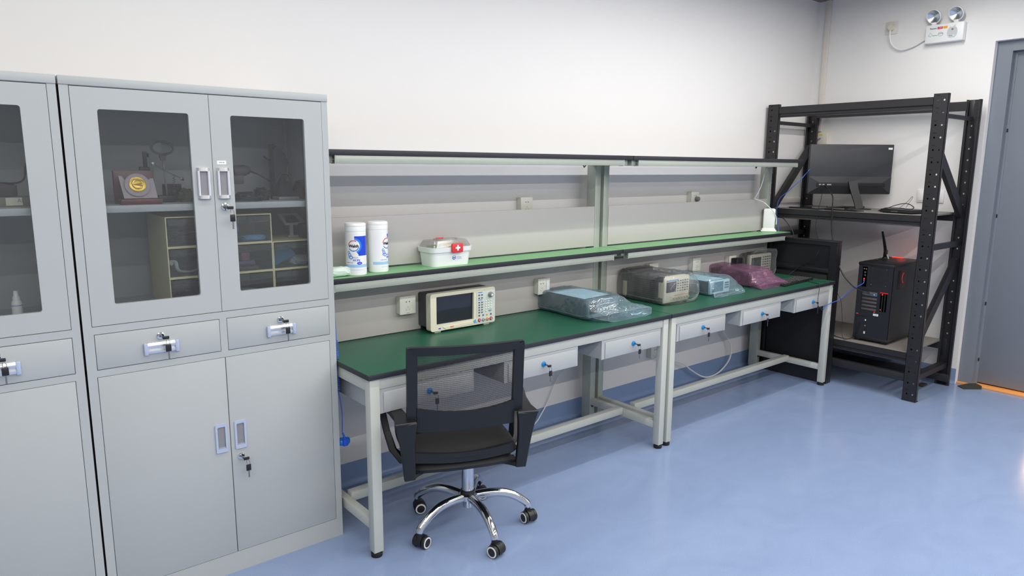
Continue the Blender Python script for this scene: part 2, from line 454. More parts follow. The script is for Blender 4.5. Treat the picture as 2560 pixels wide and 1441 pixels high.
# ================================================================== LOCKS AND KEYS
def lock(parent, o, x, y, z, ring=None, keys=True, swing=.0, spare=True):
    """cylinder lock facing -y with a key in it and a spare hanging from it"""
    b = MB(o); b.lathe([(0, 0), (.0125, 0), (.0125, .004), (.009, .0055), (.009, .009), (0, .009)], (x, y, z), 20, Matrix.Rotation(PI / 2, 4, 'X'))
    lk = b.build('lock', ring or M_chrome, parent)
    if not keys: return
    k = MB(o); k.box(x - .001, x + .001, y - .028, y - .009, z - .004, z + .004)
    k.mi = 1; k.box(x - .001, x + .0200, y - .034, y - .027, z - .0085, z + .002, .002, M=Matrix.Translation((x, y, z)) @ Matrix.Rotation(swing, 4, 'Y') @ Matrix.Translation((-x, -y, -z)))
    k.build('key', [M_steel, M_black], parent)
    if spare:
        k = MB(o)
        k.tube([(x + .012, y - .03, z - .006), (x + .020, y - .034, z - .018), (x + .016, y - .032, z - .032), (x + .010, y - .028, z - .02), (x + .012, y - .03, z - .006)], .0009, 6)
        k.box(x + .0125, x + .0175, y - .0335, y - .0315, z - .078, z - .045)
        k.mi = 1; k.box(x + .006, x + .024, y - .035, y - .030, z - .052, z - .027, .0024)
        k.build('spare_key', [M_steel, M_black], parent)

# ================================================================== STORAGE CABINETS
CD = -.415
def make_cabinet(with_keys=True):
    O = (-.4325, CD / 2, 0)
    root = thing('storage_cabinet', O, '', 'cabinet')
    b = MB(O)
    x0, x1 = -.865, 0.0; yb = -.004
    b.box(x0, x0 + .012, CD + .001, yb, 0.0, 1.775); b.box(x1 - .012, x1, CD + .001, yb, 0.0, 1.775)
    b.box(x0, x1, yb - .008, yb, 0.0, 1.795)
    b.box(x0, x1, CD + .02, yb, 1.022, 1.036); b.box(x0, x1, CD + .02, yb, .855, .865); b.box(x0, x1, CD + .02, yb, .055, .068)
    # front face frame with the six openings
    ops = [rect(-.8385, -.4345, 1.0165, 1.7715), rect(-.4325, -.0245, 1.0165, 1.7715)]
    ops = [rect(-.8395, -.0235, 1.0155, 1.7725), rect(-.8360, -.4435, .8705, .9905), rect(-.4190, -.0245, .8705, .9905), rect(-.8380, -.0265, .0795, .8475)]
    b.prism(rect(x0, x1, 0.0, 1.773), ops, CD, CD + .022, 'y')
    b.box(x0 - .001, x1 + .001, CD - .003, yb, 1.7735, 1.80, .002)
    b.box(x0 + .02, x0 + .024, CD + .04, yb - .01, 1.04, 1.77)
    b.build('carcass', M_cab, root, ang=25)
    MB(O).box(-.43, -.426, CD + .04, yb - .01, .07, .85).box(-.44, -.43, CD + .03, yb - .01, .87, 1.02).build('divider', M_cab, root)
    MB(O).box(x0 + .014, x1 - .014, -.385, -.02, 1.379, 1.402, .002).build('shelf', M_cab, root)
    # slotted shelf supports inside at the sides
    for sx, d in ((x1 - .030, 1), (x0 + .018, -1)):
        s = MB(O); s.prism(rect(-.075, -.045, 1.04, 1.765), [rect(-.064, -.056, 1.07 + .028 * i, 1.08 + .028 * i) for i in range(24)], sx, sx + .002, 'x')
        s.build('shelf_support', M_cab, root, ang=20)
    # upper doors with glass
    for (a, c, wx0, wx1, hx) in ((-.8380, -.4332, -.768, -.500, -.4655), (-.4315, -.0250, -.363, -.095, -.3995)):
        d = MB(O); d.prism(rect(a, c, 1.0175, 1.7705), [rrect(wx0, wx1, 1.083, 1.705, .008)], CD - .001, CD + .017, 'y')
        d = d.build('door', M_cab, root, ang=25)
        MB(O).box(wx0 - .008, wx1 + .008, CD + .008, CD + .012, 1.075, 1.713).build('glass_pane', M_glass, d)
        h = MB(O)
        h.box(hx - .021, hx + .021, CD - .004, CD, 1.428, 1.517)
        h.mi = 1
        for zc in (1.4255, 1.5195):
            h.lathe([(0, -.006), (.0215, -.006), (.0215, .006), (0, .006)], (hx, CD - .001, zc), 24, Matrix.Scale(.62, 4, (0, 1, 0)))
        h.mi = 2
        N_ = 10
        for s in (-1, 1):      # curved side grips
            h.tube([(hx + s * .0165, CD - .0085, 1.430), (hx + s * .0165, CD - .0085, 1.515)], .0042, 8, smooth=False)
        h.mi = 3; h.box(hx - .011, hx + .011, CD - .0062, CD - .004, 1.431, 1.514)
        h.build('handle', [M_cab, M_pull, M_clearbar, M_midgrey], d)
        if hx > -.43:
            lock(d, O, -.400, CD - .001, 1.391)
            s = MB(O).box(-.417, -.386, CD - .0018, CD - .001, 1.537, 1.550).build('label_sticker', M_white, d)
            put_text('sticker_print', 'GB2-06', .006, M_ink, face_my(-.4015, CD - .0019, 1.5435) if False else Matrix.Translation(Vector((-.4015, CD - .0019, 1.5435)) - Vector(O)) @ Matrix.Rotation(PI / 2, 4, 'X'), d, extr=.0001)
    # drawers
    for (a, c, hx, lx) in ((-.8345, -.4450, -.640, -.640), (-.4175, -.0260, -.2215, -.222)):
        d = MB(O).box(a, c, CD - .001, CD + .017, .8725, .9885, .0012).build('drawer', M_cab, root)
        h = MB(O)
        prof = [(0, .021), (-.006, .020), (-.0105, .014), (-.0110, .006), (-.0085, .001), (-.0035, -.001), (-.003, -.004), (-.0085, -.006), (-.0095, -.011), (-.007, -.017), (0, -.021)]
        P0 = [(CD - .001 + q, .919 + z) for q, z in prof]
        h.prism(P0, [], hx - .043, hx + .043, 'x')
        h.mi = 1
        for s in (-1, 1):
            h.box(hx + s * .049 - .0065, hx + s * .049 + .0065, CD - .013, CD - .001, .898, .940, .003)
        h.build('pull_handle', [M_pull, M_bluegrey], d)
        lock(d, O, lx, CD - .001, .9595, keys=with_keys)
    # lower doors
    for (a, c, hx) in ((-.8365, -.4330, -.4640), (-.4305, -.0280, -.3955)):
        d = MB(O).box(a, c, CD - .001, CD + .017, .081, .846, .0012).build('door', M_cab, root)
        h = MB(O); h.prism(rrect(hx - .021, hx + .021, .490, .599, .005), [rrect(hx - .0135, hx + .0135, .503, .588, .004)], CD - .006, CD, 'y')
        h.mi = 1; h.box(hx - .0135, hx + .0135, CD - .0016, CD - .0011, .503, .588)
        h.mi = 2; h.box(hx - .0125, hx + .0125, CD - .0045, CD - .0016, .503, .511, .001)
        h.build('recessed_handle', [M_bluegrey, M_midgrey, M_chrome], d)
        if hx > -.43: lock(d, O, -.398, CD - .001, .459)
    return root
cab = make_cabinet(True)
cab['label'] = 'tall grey steel cabinet with two glazed doors, beside the workbench'
cabL = copy_tree(cab)
cabL.location.x -= .8715
cabL['label'] = 'tall grey steel cabinet cut off by the left edge of the photo'
cab['group'] = cabL['group'] = 'steel storage cabinets'

# ================================================================== WORKBENCHES
def make_bench(x0, x1, label, right_post_x=None, drawers=(), lamp=(), overL=0.0, frame_r=None, shelf_x=None):
    O = ((x0 + x1) / 2, -.34, 0)
    t = thing('workbench', O, label, 'workbench')
    # tabletop
    b = MB(O).box(x0 + .001, x1 - .001, -.679, -.085, .7355, .7555, .0015); b.mi = 1
    b.box(x0 + .0015, x1 - .0015, -.6782, -.086, .7555, .7572)
    b.build('tabletop', [M_edge, M_desk], t)
    # front legs
    fl = x0 + .009; fr = (frame_r or x1 - .015)
    for lx in (fl, fr - .042):
        g = MB(O).box(lx, lx + .042, -.672, -.630, .022, .735, .003).build('leg', M_frame, t)
        MB(O).lathe([(0, 0), (.021, 0), (.023, .003), (.023, .014), (.017, .018), (.008, .020), (.008, .026), (0, .026)], (lx + .021, -.651, 0), 20).build('foot', M_rubber, g)
    # rear uprights, aluminium, floor to top shelf
    ul = x0 + .008; ur = fr - .044
    for ux in (ul, ur):
        g = MB(O); prof = []
        g.box(ux, ux + .044, -.145, -.075, .022, 1.548, .003)
        for gx in (ux + .012, ux + .022, ux + .032): g.box(gx - .0012, gx + .0012, -.1457, -.144, .78, 1.546)
        g = g.build('upright', M_alu, t)
        MB(O).lathe([(0, 0), (.020, 0), (.020, .014), (.008, .018), (.008, .024), (0, .024)], (ux + .022, -.11, 0), 16).build('foot', M_rubber, g)
        MB(O).cyl((ux + .022, -.1475, .105), (ux + .022, -.144, .105), .009, seg=14).build('plug', M_rubber, g)
    # side frames and stretcher
    for lx, s in ((fl, 1), (fr - .042, -1)):
        MB(O).box(lx + .002, lx + .040, -.631, -.14, .685, .734, .002).build('side_rail', M_frame, t)
        MB(O).box(lx + .004, lx + .038, -.631, -.14, .112, .152, .002).build('foot_rail', M_frame, t)
    MB(O).box(fl + .04, fr - .04, -.405, -.365, .128, .168, .002).build('stretcher', M_frame, t)
    MB(O).box(fl + .042, fr - .042, -.666, -.634, .690, .734, .002).box(fl + .042, fr - .042, -.14, -.10, .690, .734, .002).build('front_rail', M_frame, t)
    # panels
    px0, px1 = ul + .046, ur - .002
    MB(O).box(px0, px1, -.145, -.13, .760, .990, .001).build('back_panel', M_panel, t)
    MB(O).box(px0, px1, -.145, -.13, 1.082, 1.312, .001).build('back_panel', M_panel, t)
    # mid shelf
    m = MB(O).box(x0 + .001, x1 - .001, -.317, -.145, 1.052, 1.0735, .0012); m.mi = 1
    m.box(x0 + .0015, x1 - .0015, -.3163, -.146, 1.0735, 1.0750)
    m.build('shelf_board', [M_edge, M_shelf], t)
    rx0, rx1 = x0 + .020, x1 - .064 if frame_r is None else x1 - .034
    def chan(b, xa, xb, yf, z0, z1):
        """aluminium channel rail, its grooved end open"""
        b.box(xa + .002, xb - .002, yf, yf + .032, z0, z1, .001)
        for xe in (xa, xb):
            s = 1 if xe == xb else -1
            b.prism(rect(yf - .001, yf + .034, z0 - .002, z1 + .0), [rect(yf + .003, yf + .030, z0 + .002, (z0 + z1) / 2 - .002), rect(yf + .003, yf + .030, (z0 + z1) / 2 + .001, z1 - .003)], xe - .004, xe + .001 * s + .002, 'x')
    b = MB(O); chan(b, x0 + .052, x1 - .072, -.312, 1.018, 1.050); chan(b, x0 + .052, x1 - .072, -.180, 1.018, 1.050); b.build('shelf_rail', M_alu, t)
    for ux in (ul, ur):
        MB(O).prism([(-.145, 1.050), (-.290, 1.050), (-.290, 1.036), (-.160, 1.000), (-.145, .990)], [], ux + .006, ux + .038, 'x').build('shelf_bracket', M_alu, t)
    # top shelf
    MB(O).box(x0 + .001, x1 - .001, -.371, -.095, 1.577, 1.599, .0012).build('top_shelf', M_edge, t)
    b = MB(O); chan(b, x0 + .050, x1 - .072, -.366, 1.545, 1.576); chan(b, x0 + .050, x1 - .072, -.150, 1.545, 1.576); b.build('top_shelf_rail', M_alu, t)
    for ux in (ul, ur):
        MB(O).box(ux + .004, ux + .040, -.345, -.10, 1.546, 1.576, .002).build('top_bracket', M_alu, t)
    l0, l1 = lamp
    g = MB(O).box(l0, l1, -.245, -.205, 1.550, 1.575, .004); g.mi = 1; g.box(l0 + .02, l1 - .02, -.240, -.210, 1.5465, 1.550, .001)
    g = g.build('lamp_strip', [M_white, M_lid], t)
    g2 = MB(O).tube([(l1 + .0, -.225, 1.560), (l1 + .03, -.22, 1.552), (l1 + .045, -.215, 1.535), (l1 + .06, -.215, 1.550)], .003, 6).build('lamp_lead', M_black, g)
    # drawers
    for (d0, d1) in drawers:
        b = MB(O)
        b.box(d0 + .001, d1 - .001, -.655, -.26, .5935, .688, .001)
        b.prism(rect(d0, d1, .592, .689), [], -.665, -.655, 'y')
        d = b.build('drawer', M_drawer, t)
        MB(O).box(d0 + .022, d1 - .012, -.6700, -.6655, .5945, .6765, .0015).build('drawer_front', M_drawer, d)
        lx = (d0 + d1) / 2 + .002
        lock(d, O, lx, -.6703, .642, ring=M_cyan, swing=.1)
    return t
benchA = make_bench(0.001, 1.816, 'green-topped workbench nearest the grey cabinets, with the office chair at it', drawers=((.048, .503), (.668, 1.122), (1.289, 1.745)), lamp=(.33, 1.545))
benchB = make_bench(1.8185, 3.648, 'green-topped workbench at the rack end, covered with bagged instruments', drawers=((1.884, 2.342), (2.503, 2.955), (3.127, 3.588)), lamp=(2.20, 3.25), frame_r=3.633)

# ================================================================== SOCKETS
def slots(b, x, y, z, kind='5'):
    # two-pin (top) and three-pin (bottom)
    for s in (-1, 1): b.box(x + s * .0085 - .0022, x + s * .0085 + .0022, y - .0004, y + .0002, z + .014, z + .0195, .001)
    b.box(x - .0007, x + .0007, y - .0004, y + .0002, z - .0115, z - .0055)
    for s in (-1, 1):
        M = Matrix.Translation((x + s * .008, y, z - .021)) @ Matrix.Rotation(s * .6, 4, 'Y')
        b.box(-.0007, .0007, -.0004, .0002, -.003, .003, M=M)
def socket(x, z, y, depth, label, plug=None, switch=False, w=.086):
    O = (x, y, z)
    t = thing('wall_socket', O, label, 'socket')
    MB(O).box(x - w / 2 + .002, x + w / 2 - .002, y - depth + .009, y, z - .041, z + .041, .003).build('mounting_box', M_socket, t)
    fp = MB(O).box(x - w / 2, x + w / 2, y - depth, y - depth + .009, z - .043, z + .043, .003).build('faceplate', M_socket, t)
    b = MB(O); slots(b, x - (.016 if switch else 0), y - depth, z); b.build('pin_holes', M_ink, fp)
    if switch:
        MB(O).box(x + .014, x + .034, y - depth - .004, y - depth + .001, z - .022, z + .030, .0015).build('rocker_switch', M_white, fp)
    MB(O).box(x - .008, x + .008, y - depth - .0003, y - depth + .0001, z - .0375, z - .0355).build('brand_mark', M_midgrey, fp)
    return t
socket(.474, .893, -.145, .042, 'white double socket to the left of the cream signal generator')
socket(1.332, .893, -.145, .042, 'white socket with rocker switch, left of the blue-bagged flat instrument', switch=True)
socket(2.487, .880, -.130 if False else -.145, .042, 'white socket half hidden behind the big bagged oscilloscope') if False else None
S1 = socket(2.260, .900, -.145, .042, 'white socket just above the big bagged oscilloscope')
S2 = socket(2.706, .899, -.145, .042, 'white socket on the lower panel, left of the pink-bagged instrument')
S3 = socket(3.125, .885, -.145, .042, 'white socket with a black plug block behind the pink bag')
bl = MB((3.135, -.187, .88)).box(3.10, 3.17, -.235, -.1875, .84, .912, .004); bl.build('power_adapter', M_black)
tag(bpy.data.objects['power_adapter'], 'black plug-in power block in the socket behind the pink bag', 'power adapter')
S4 = socket(1.327, 1.3275, 0, .042, 'white wall socket above the panel of the left workbench')
S5 = socket(2.85, 1.332, 0, .042, 'white wall socket above the panel of the right workbench, with a round plug')
_p = MB((2.865, -.042, 1.322)); _p.cyl((2.86, -.0425, 1.325), (2.86, -.065, 1.325), .018, .015, 16).cyl((2.86, -.065, 1.325), (2.86, -.067, 1.325), .012); _p = _p.build('plug', M_midgrey)
tag(_p, 'pale round plug in the wall socket of the right workbench', 'plug')
S6 = socket(2.49, .300, 0, .042, 'small white socket low on the wall under the right workbench')

# double blank switch on the right wall, behind the rack
O = (XR, -.955, 1.343)
t = thing('wall_switch', O, 'white double wall switch behind the near post of the black rack', 'switch')
MB(O).box(XR - .010, XR, -1.045, -.868, 1.298, 1.390, .003).build('faceplate', M_white, t)
for i in range(4): MB(O).box(XR - .013, XR - .009, -1.033 + .040 * i + .002, -1.033 + .040 * (i + 1) - .002, 1.312, 1.376, .001).build('rocker', M_white, t)
# junction box on the trunking with yellow label and short blue lead
O = (XR, -.12, 1.80)
t = thing('network_box', O, 'cream network box with a yellow sticker on the right wall above the monitor', 'junction box')
MB(O).box(XR - .028, XR, -.165, -.062, 1.715, 1.815, .003).build('housing', M_trunk, t)
MB(O).box(XR - .0285, XR - .0278, -.125, -.090, 1.797, 1.806).build('yellow_sticker', mat('yellow_print', (232, 210, 30), .5), t)
MB(O).tube([(XR - .03, -.112, 1.775), (XR - .045, -.102, 1.772), (XR - .05, -.09, 1.755), (XR - .045, -.078, 1.735), (XR - .03, -.074, 1.716)], .004, 8).build('patch_lead', mat('slate_lead', (110, 122, 165), .5), t)

# emergency light
O = (XR, -.945, 2.47)
t = thing('emergency_light', O, 'white twin-spot emergency light on the right wall above the rack', 'emergency light')
bd = MB(O).box(XR - .052, XR, -1.068, -.825, 2.410, 2.535, .008).build('housing', M_white, t)
def DX(name, b, m): return b.build(name, m, bd)
fx = XR - .0522
put_text('print', 'Pensee', .0155, M_ink, Matrix.Translation(Vector((fx, -.875, 2.508)) - Vector(O)) @ Matrix.Rotation(-PI / 2, 4, 'Z') @ Matrix.Rotation(PI / 2, 4, 'X'), bd, extr=.0001, bold=.0003)
DX('red_mark', MB(O).box(fx - .0003, fx + .001, -.935, -.902, 2.500, 2.516), M_red)
DX('yellow_mark', MB(O).box(fx - .0003, fx + .001, -.965, -.938, 2.500, 2.516), M_orange)
put_text('print', '118', .012, M_white, Matrix.Translation(Vector((fx - .0004, -.9185, 2.508)) - Vector(O)) @ Matrix.Rotation(-PI / 2, 4, 'Z') @ Matrix.Rotation(PI / 2, 4, 'X'), bd, extr=.0001)
b = MB(O)
for i, (yy, zz) in enumerate(((-.852, 2.468), (-.858, 2.478), (-.868, 2.472), (-.872, 2.462), (-.860, 2.456), (-.850, 2.460))): b.box(fx - .0002, fx + .001, yy - .0035, yy + .0035, zz - .0016, zz + .0016)
b.box(fx - .0002, fx + .001, -.905, -.875, 2.458, 2.462)
DX('green_emblem', b, mat('pale_green_print', (120, 160, 130), .5))
b = MB(O); R = []
b.tube([(fx, -.925 + .016 * math.cos(a), 2.466 + .013 * math.sin(a)) for a in [2 * PI * i / 16 for i in range(17)]], .0012, 5, smooth=False)
b.box(fx - .0003, fx + .001, -.938, -.912, 2.466, 2.470); DX('round_emblem', b, mat('teal_print', (110, 150, 150), .5))
ap = [(-.998 + .034 * math.cos(a) * (1 - .06 * math.cos(2 * a)), 2.470 + .040 * math.sin(a) - .006 * math.exp(-((math.cos(a)) ** 2) * 14) * (1 if math.sin(a) > 0 else -.7)) for a in [2 * PI * i / 36 for i in range(36)]]
b = MB(O).prism(ap, [], fx - .0012, fx + .001, 'x'); b.prism([(-1.000, 2.506), (-1.008, 2.514), (-1.018, 2.516), (-1.010, 2.507)], [], fx - .001, fx + .001, 'x'); DX('indicator_plate', b, mat('pale_grey_plate', (196, 198, 200), .5))
DX('status_light', MB(O).cyl((fx - .0030, -1.010, 2.447), (fx, -1.010, 2.447), .003, seg=10), M_led_g)
DX('test_button', MB(O).cyl((fx - .0030, -.985, 2.448), (fx, -.985, 2.448), .003, seg=10).cyl((fx - .003, -.995, 2.447), (fx, -.995, 2.447), .0028, seg=10).cyl((fx - .003, -.998, 2.489), (fx, -.998, 2.489), .007, seg=14), M_midgrey)
for yy in (-.872, -1.012):
    zz = 2.590
    Mx = Matrix.Rotation(-PI / 2, 4, 'Y')      # lathe axis towards -x
    Mt = Matrix.Rotation(math.radians(-8), 4, 'Z') @ Matrix.Rotation(math.radians(-24), 4, 'Y') @ Mx
    h = MB(O).lathe([(0, -.026), (.026, -.025), (.046, -.010), (.050, 0), (.050, .006), (.046, .008), (.044, .004)], (XR - .055, yy, zz), 36, Mt).build('lamp_head', M_white, t)
    MB(O).lathe([(.0455, .005), (.034, -.006), (.018, -.016), (.006, -.022), (0, -.022)], (XR - .055, yy, zz), 36, Mt).build('reflector', mat('faceted_reflector', (215, 220, 226), .28, 1.0, var=0), h)
    MB(O).box(XR - .05, XR - .02, yy - .014, yy + .014, 2.530, 2.552, .004).build('neck', M_white, h)
# its wall plate, plug and lead
O = (XR, -.573, 2.56)
t = thing('wall_socket', O, 'translucent white socket high on the right wall feeding the emergency light', 'socket')
MB(O).box(XR - .009, XR, -.618, -.530, 2.516, 2.604, .003).build('faceplate', M_trunk, t)
b = MB(O).cyl((XR - .040, -.578, 2.560), (XR - .009, -.578, 2.560), .020, .023, 24); b = b.build('plug', M_cream)
b.location = O
tag(b, 'round cream plug in the high socket beside the emergency light', 'plug')
b = MB(O).tube([(XR - .03, -.575, 2.552), (XR - .028, -.575, 2.49), (XR - .025, -.60, 2.43), (XR - .022, -.66, 2.395), (XR - .02, -.74, 2.41), (XR - .02, -.80, 2.44), (XR - .02, -.828, 2.452)], .0055, 10)
tag(b.build('power_cable', M_white), 'white cable looping from the high socket to the emergency light', 'cable')

# ================================================================== ITEMS ON THE MID SHELF
ZS = 1.0752
def wipes(cx, cy, rot, label, blue=True):
    O = (cx, cy, ZS)
    t = thing('wipes_canister', O, label, 'wipes canister', 'disinfectant wipes on the green shelf')
    del t['group']
    R = .0435
    MB(O).lathe([(0, 0), (R - .003, 0), (R, .004), (R, .186), (R - .001, .190), (0, .190)], O, 48).build('tub', M_white, t)
    MB(O).lathe([(R + .0006, .188), (R + .001, .206), (R + .0006, .207), (R + .001, .208), (R + .001, .217), (R - .002, .222), (R - .008, .223), (0, .223)], O, 48).build('lid', M_white, t)
    # printed sleeve: coloured cell by cell around the tub
    cols = [M_white, mat('print_royal_blue', (22, 66, 205), .35), mat('print_bright_blue', (40, 130, 225), .35), mat('print_sky', (160, 196, 232), .35), M_red, mat('print_mid_blue', (50, 100, 200), .35), mat('print_paleblue', (205, 222, 242), .4)]
    def f(u, z):     # u metres round the tub from the logo centre, z above base
        r = math.hypot(u, z - .128); a = math.atan2(z - .128, u)
        if .0200 < r < .0238:
            if 1.0 < a < 2.9: return 4
            if -2.6 < a < -.25: return 5
        if r < .026: return 0
        if u > .004 and .086 < z < .168 and u < .075:
            if u < .02 and z < .112 and z < .112 - (u - .004) * 1.3 + .0: return 0
            if r < .034: return 2
            return 1
        if .036 < z < .048: return 3
        for (bu, bz, br) in ((-.022, .100, .006), (-.018, .090, .007), (-.012, .079, .008), (-.021, .080, .005)):
            q = math.hypot(u - bu, z - bz)
            if q < br: return 5 if q > br * .62 else 6
        if ((u - .024) / .0115) ** 2 + ((z - .054) / .0062) ** 2 < 1: return 1
        if -.03 < u < .045 and (.0245 < z < .0262) and int((u + 1) * 900) % 4: return 3
        return 0
    b = MB(O); nu, nz = 150, 150; Rr = R + .0003; vs = {}
    U0, U1 = -.068, .082
    for i in range(nu + 1):
        for j in range(nz + 1):
            u = U0 + (U1 - U0) * i / nu; z = .012 + (.182 - .012) * j / nz; a = rot + u / R
            vs[i, j] = b.bm.verts.new((cx + Rr * math.sin(a), cy - Rr * math.cos(a), ZS + z))
    for i in range(nu):
        for j in range(nz):
            u = U0 + (U1 - U0) * (i + .5) / nu; z = .012 + .170 * (j + .5) / nz
            k = f(u, z)
            fc = b.bm.faces.new((vs[i, j], vs[i + 1, j], vs[i + 1, j + 1], vs[i, j + 1])); fc.material_index = k
    lb = b.build('printed_label', cols, t)
    def wrap(u0, z0):
        def g(co):
            a = rot + (u0 + co.x) / R; q = R + .0006 + co.z
            return Vector((q * math.sin(a), -q * math.cos(a), z0 + co.y))
        return g
    put_text('logo_lettering', 'Walch', .0165, M_ink, None, lb, fn=wrap(0, .127), bold=.0008, extr=.0002)
    put_text('small_print', '99.9%', .013, cols[1], None, lb, fn=wrap(.010, .066), bold=.0002, extr=.0002, shear=.2)
    put_text('small_print', 'KILLS', .0085, cols[5], None, lb, fn=wrap(.006, .078), extr=.0002, shear=.2)
    put_text('small_print', 'disinfectant wipes', .0042, cols[5], None, lb, fn=wrap(-.018, .057), extr=.0002)
    put_text('small_print', 'New', .006, M_white, None, lb, fn=wrap(.024, .054), extr=.0002)
    return t
wipes(.178, -.262, math.radians(-39), 'white and blue wipes canister with its blue label side facing out')
wipes(.296, -.240, math.radians(30), 'white wipes canister behind the blue-labelled one, logo turned to the right edge')

# first-aid box
O = (.655, -.215, ZS)
t = thing('first_aid_box', O, 'white first-aid box with clear lid and red cross latch', 'first aid box')
def tub(b, x0, x1, y0, y1, z0, z1, taper, r, seg=5):
    lo = rrect(x0 + taper, x1 - taper, y0 + taper, y1 - taper, r, seg); hi = rrect(x0, x1, y0, y1, r, seg)
    A = [b.bm.verts.new((x, y, z0)) for x, y in lo]; B = [b.bm.verts.new((x, y, z1)) for x, y in hi]
    for i in range(len(A)):
        j = (i + 1) % len(A); b.bm.faces.new((A[i], A[j], B[j], B[i]))
    b.bm.faces.new(A[::-1]); b.bm.faces.new(B)
    return b
AX0, AX1, AY0, AY1 = .550, .775, -.285, -.155
b = MB(O); tub(b, AX0, AX1, AY0, AY1, ZS + .0, ZS + .072, .007, .028); b.build('tub', M_white, t)
b = MB(O); tub(b, AX0 - .008, AX1 + .008, AY0 - .008, AY1 + .008, ZS + .066, ZS + .088, .003, .032); b.build('rim', M_white, t)
b = MB(O); tub(b, AX0 - .002, AX1 + .002, AY0 - .002, AY1 + .002, ZS + .118, ZS + .0885, .014, .026); b.build('clear_lid', M_lid, t)
lt = MB(O).box(.648, .712, AY0 - .018, AY0 - .006, ZS + .062, ZS + .106, .005).build('latch', M_red, t)
MB(O).prism([(.676, ZS + .072), (.684, ZS + .072), (.684, ZS + .081), (.693, ZS + .081), (.693, ZS + .089), (.684, ZS + .089), (.684, ZS + .098), (.676, ZS + .098), (.676, ZS + .089), (.667, ZS + .089), (.667, ZS + .081), (.676, ZS + .081)], [], AY0 - .0188, AY0 - .0175, 'y').build('white_cross', M_white, lt)
MB(O).prism(rrect(.612, .728, -.235, -.190, .012), [rrect(.622, .718, -.226, -.199, .008)], ZS + .1182, ZS + .1235, 'z').build('handle', M_lid, t)
MB(O).box(.630, .672, -.196, -.189, ZS + .1185, ZS + .126, .002).build('red_tab', M_red, t)
b = MB(O); b.tube([(.672 + .009 * math.cos(a), AY0 + .0035, ZS + .038 + .009 * math.sin(a)) for a in [2 * PI * i / 14 for i in range(15)]], .0016, 5, smooth=False)
b.box(.668, .676, AY0 + .003, AY0 + .005, ZS + .034, ZS + .042, .001); b.build('round_emblem', mat('print_royal_blue', (22, 66, 205), .35), t)
b = MB(O)
for k in range(3): b.box(.688, .716 - .004 * (k == 1), AY0 + .003, AY0 + .005, ZS + .0435 - .006 * k, ZS + .0455 - .006 * k)
b.build('small_print', M_lblue, t)
# contents seen through the lid
MB(O).box(.575, .640, -.262, -.19, ZS + .080, ZS + .092, .004).build('dressing_pack', mat('pale_green_pack', (120, 150, 120), .6), t)
MB(O).box(.655, .735, -.25, -.18, ZS + .080, ZS + .096, .004).build('dressing_pack', mat('tan_pack', (205, 190, 160), .6), t)

# crumpled tissue packet
def crumple(name, cx, cy, cz, sx, sy, sz, m, parent=None, seed=1, amp=.3, O=None, fz=0):
    b = MB(O or (cx, cy, cz)); bmesh.ops.create_icosphere(b.bm, subdivisions=4, radius=1.0)
    for v in b.bm.verts:
        p = v.co.normalized(); q = Vector((math.copysign(abs(p.x) ** .6, p.x), math.copysign(abs(p.y) ** .6, p.y), math.copysign(abs(p.z) ** .75, p.z)))
        k = 1 + amp * (abs(noise.noise(p * 2.3 + Vector((seed, 0, 0)))) * 1.6 - .3) + amp * .4 * noise.noise(p * 6 + Vector((0, seed, 0)))
        q = q * k; v.co = Vector((cx + q.x * sx, cy + q.y * sy, cz + max(q.z, -.92) * sz))
    return b.build(name, m, parent, ang=25)
tp = crumple('tissue_packet', .090, -.262, ZS + .020, .062, .026, .0205, mat('tissue_wrapper', (206, 222, 212), .35, var=.2, scale=25), seed=3, amp=.16)
tag(tp, 'crumpled pale green tissue packet at the cabinet end of the green shelf', 'tissue packet')

# tower power strip
O = (3.560, -.185, ZS)
t = thing('power_strip_tower', O, 'white tower power strip at the end of the right green shelf', 'power strip', rz=math.radians(35))
def LB(): return MB((0, 0, 0))
LB().box(-.055, .055, -.055, .055, 0, .014, .006).box(-.048, .048, -.048, .048, .010, .026, .008).build('base', M_white, t)
bd = LB().box(-.041, .041, -.041, .041, .024, .168, .008).build('tower_body', M_white, t)
b = LB()
for zz in (.130, .085):
    for s in (-1, 1): b.box(-.012 + s * .006 - .0018, -.012 + s * .006 + .0018, -.0416, -.0408, zz - .004, zz + .006)
    for s in (-1, 1): b.box(-.012 + s * .006 - .0018, -.012 + s * .006 + .0018, -.0416, -.0408, zz - .020, zz - .012)
b.build('socket_holes', M_midgrey, bd)
LB().cyl((.030, -.043, .036), (.030, -.040, .036), .004, seg=10).build('indicator', M_red, bd)

# ================================================================== SIGNAL GENERATOR
ZD = .7574
O = (.735, -.20, ZD)
t = thing('signal_generator', O, 'cream signal generator with a dark screen on the green workbench', 'signal generator')
yf = -.270; zb, zt = .7735, .947
MB(O).box(.556, .930, -.240, -.130, zb + .004, zt - .006, .008).build('casing', M_dkgrey, t)
b = MB(O); b.prism(rrect(.545, .926, zb - .006, zt, .012), [rrect(.578, .795, .797, .931, .003)], yf, -.232, 'y')
bz = b.build('front_bezel', M_cream, t)
MB(O).box(.578, .795, -.258, -.252, .797, .931).build('screen', M_screen, bz)
b = MB(O); b.prism(rrect(.812, .922, .770, .930, .004), [], yf - .002, yf + .001, 'y'); cp = b.build('control_panel', mat('panel_pale_blue', (196, 206, 200), .5), bz)
b = MB(O); b.prism([(.612, .783), (.80, .790), (.812, .797), (.812, .784), (.79, .776), (.63, .770)], [], yf - .0025, yf + .001, 'y'); b.build('bezel_strip', M_cream, bz)
MB(O).prism([(.788, .790), (.806, .796), (.808, .780), (.795, .778)], [], yf - .0035, yf - .002, 'y').build('blue_flash', M_lblue, bz)
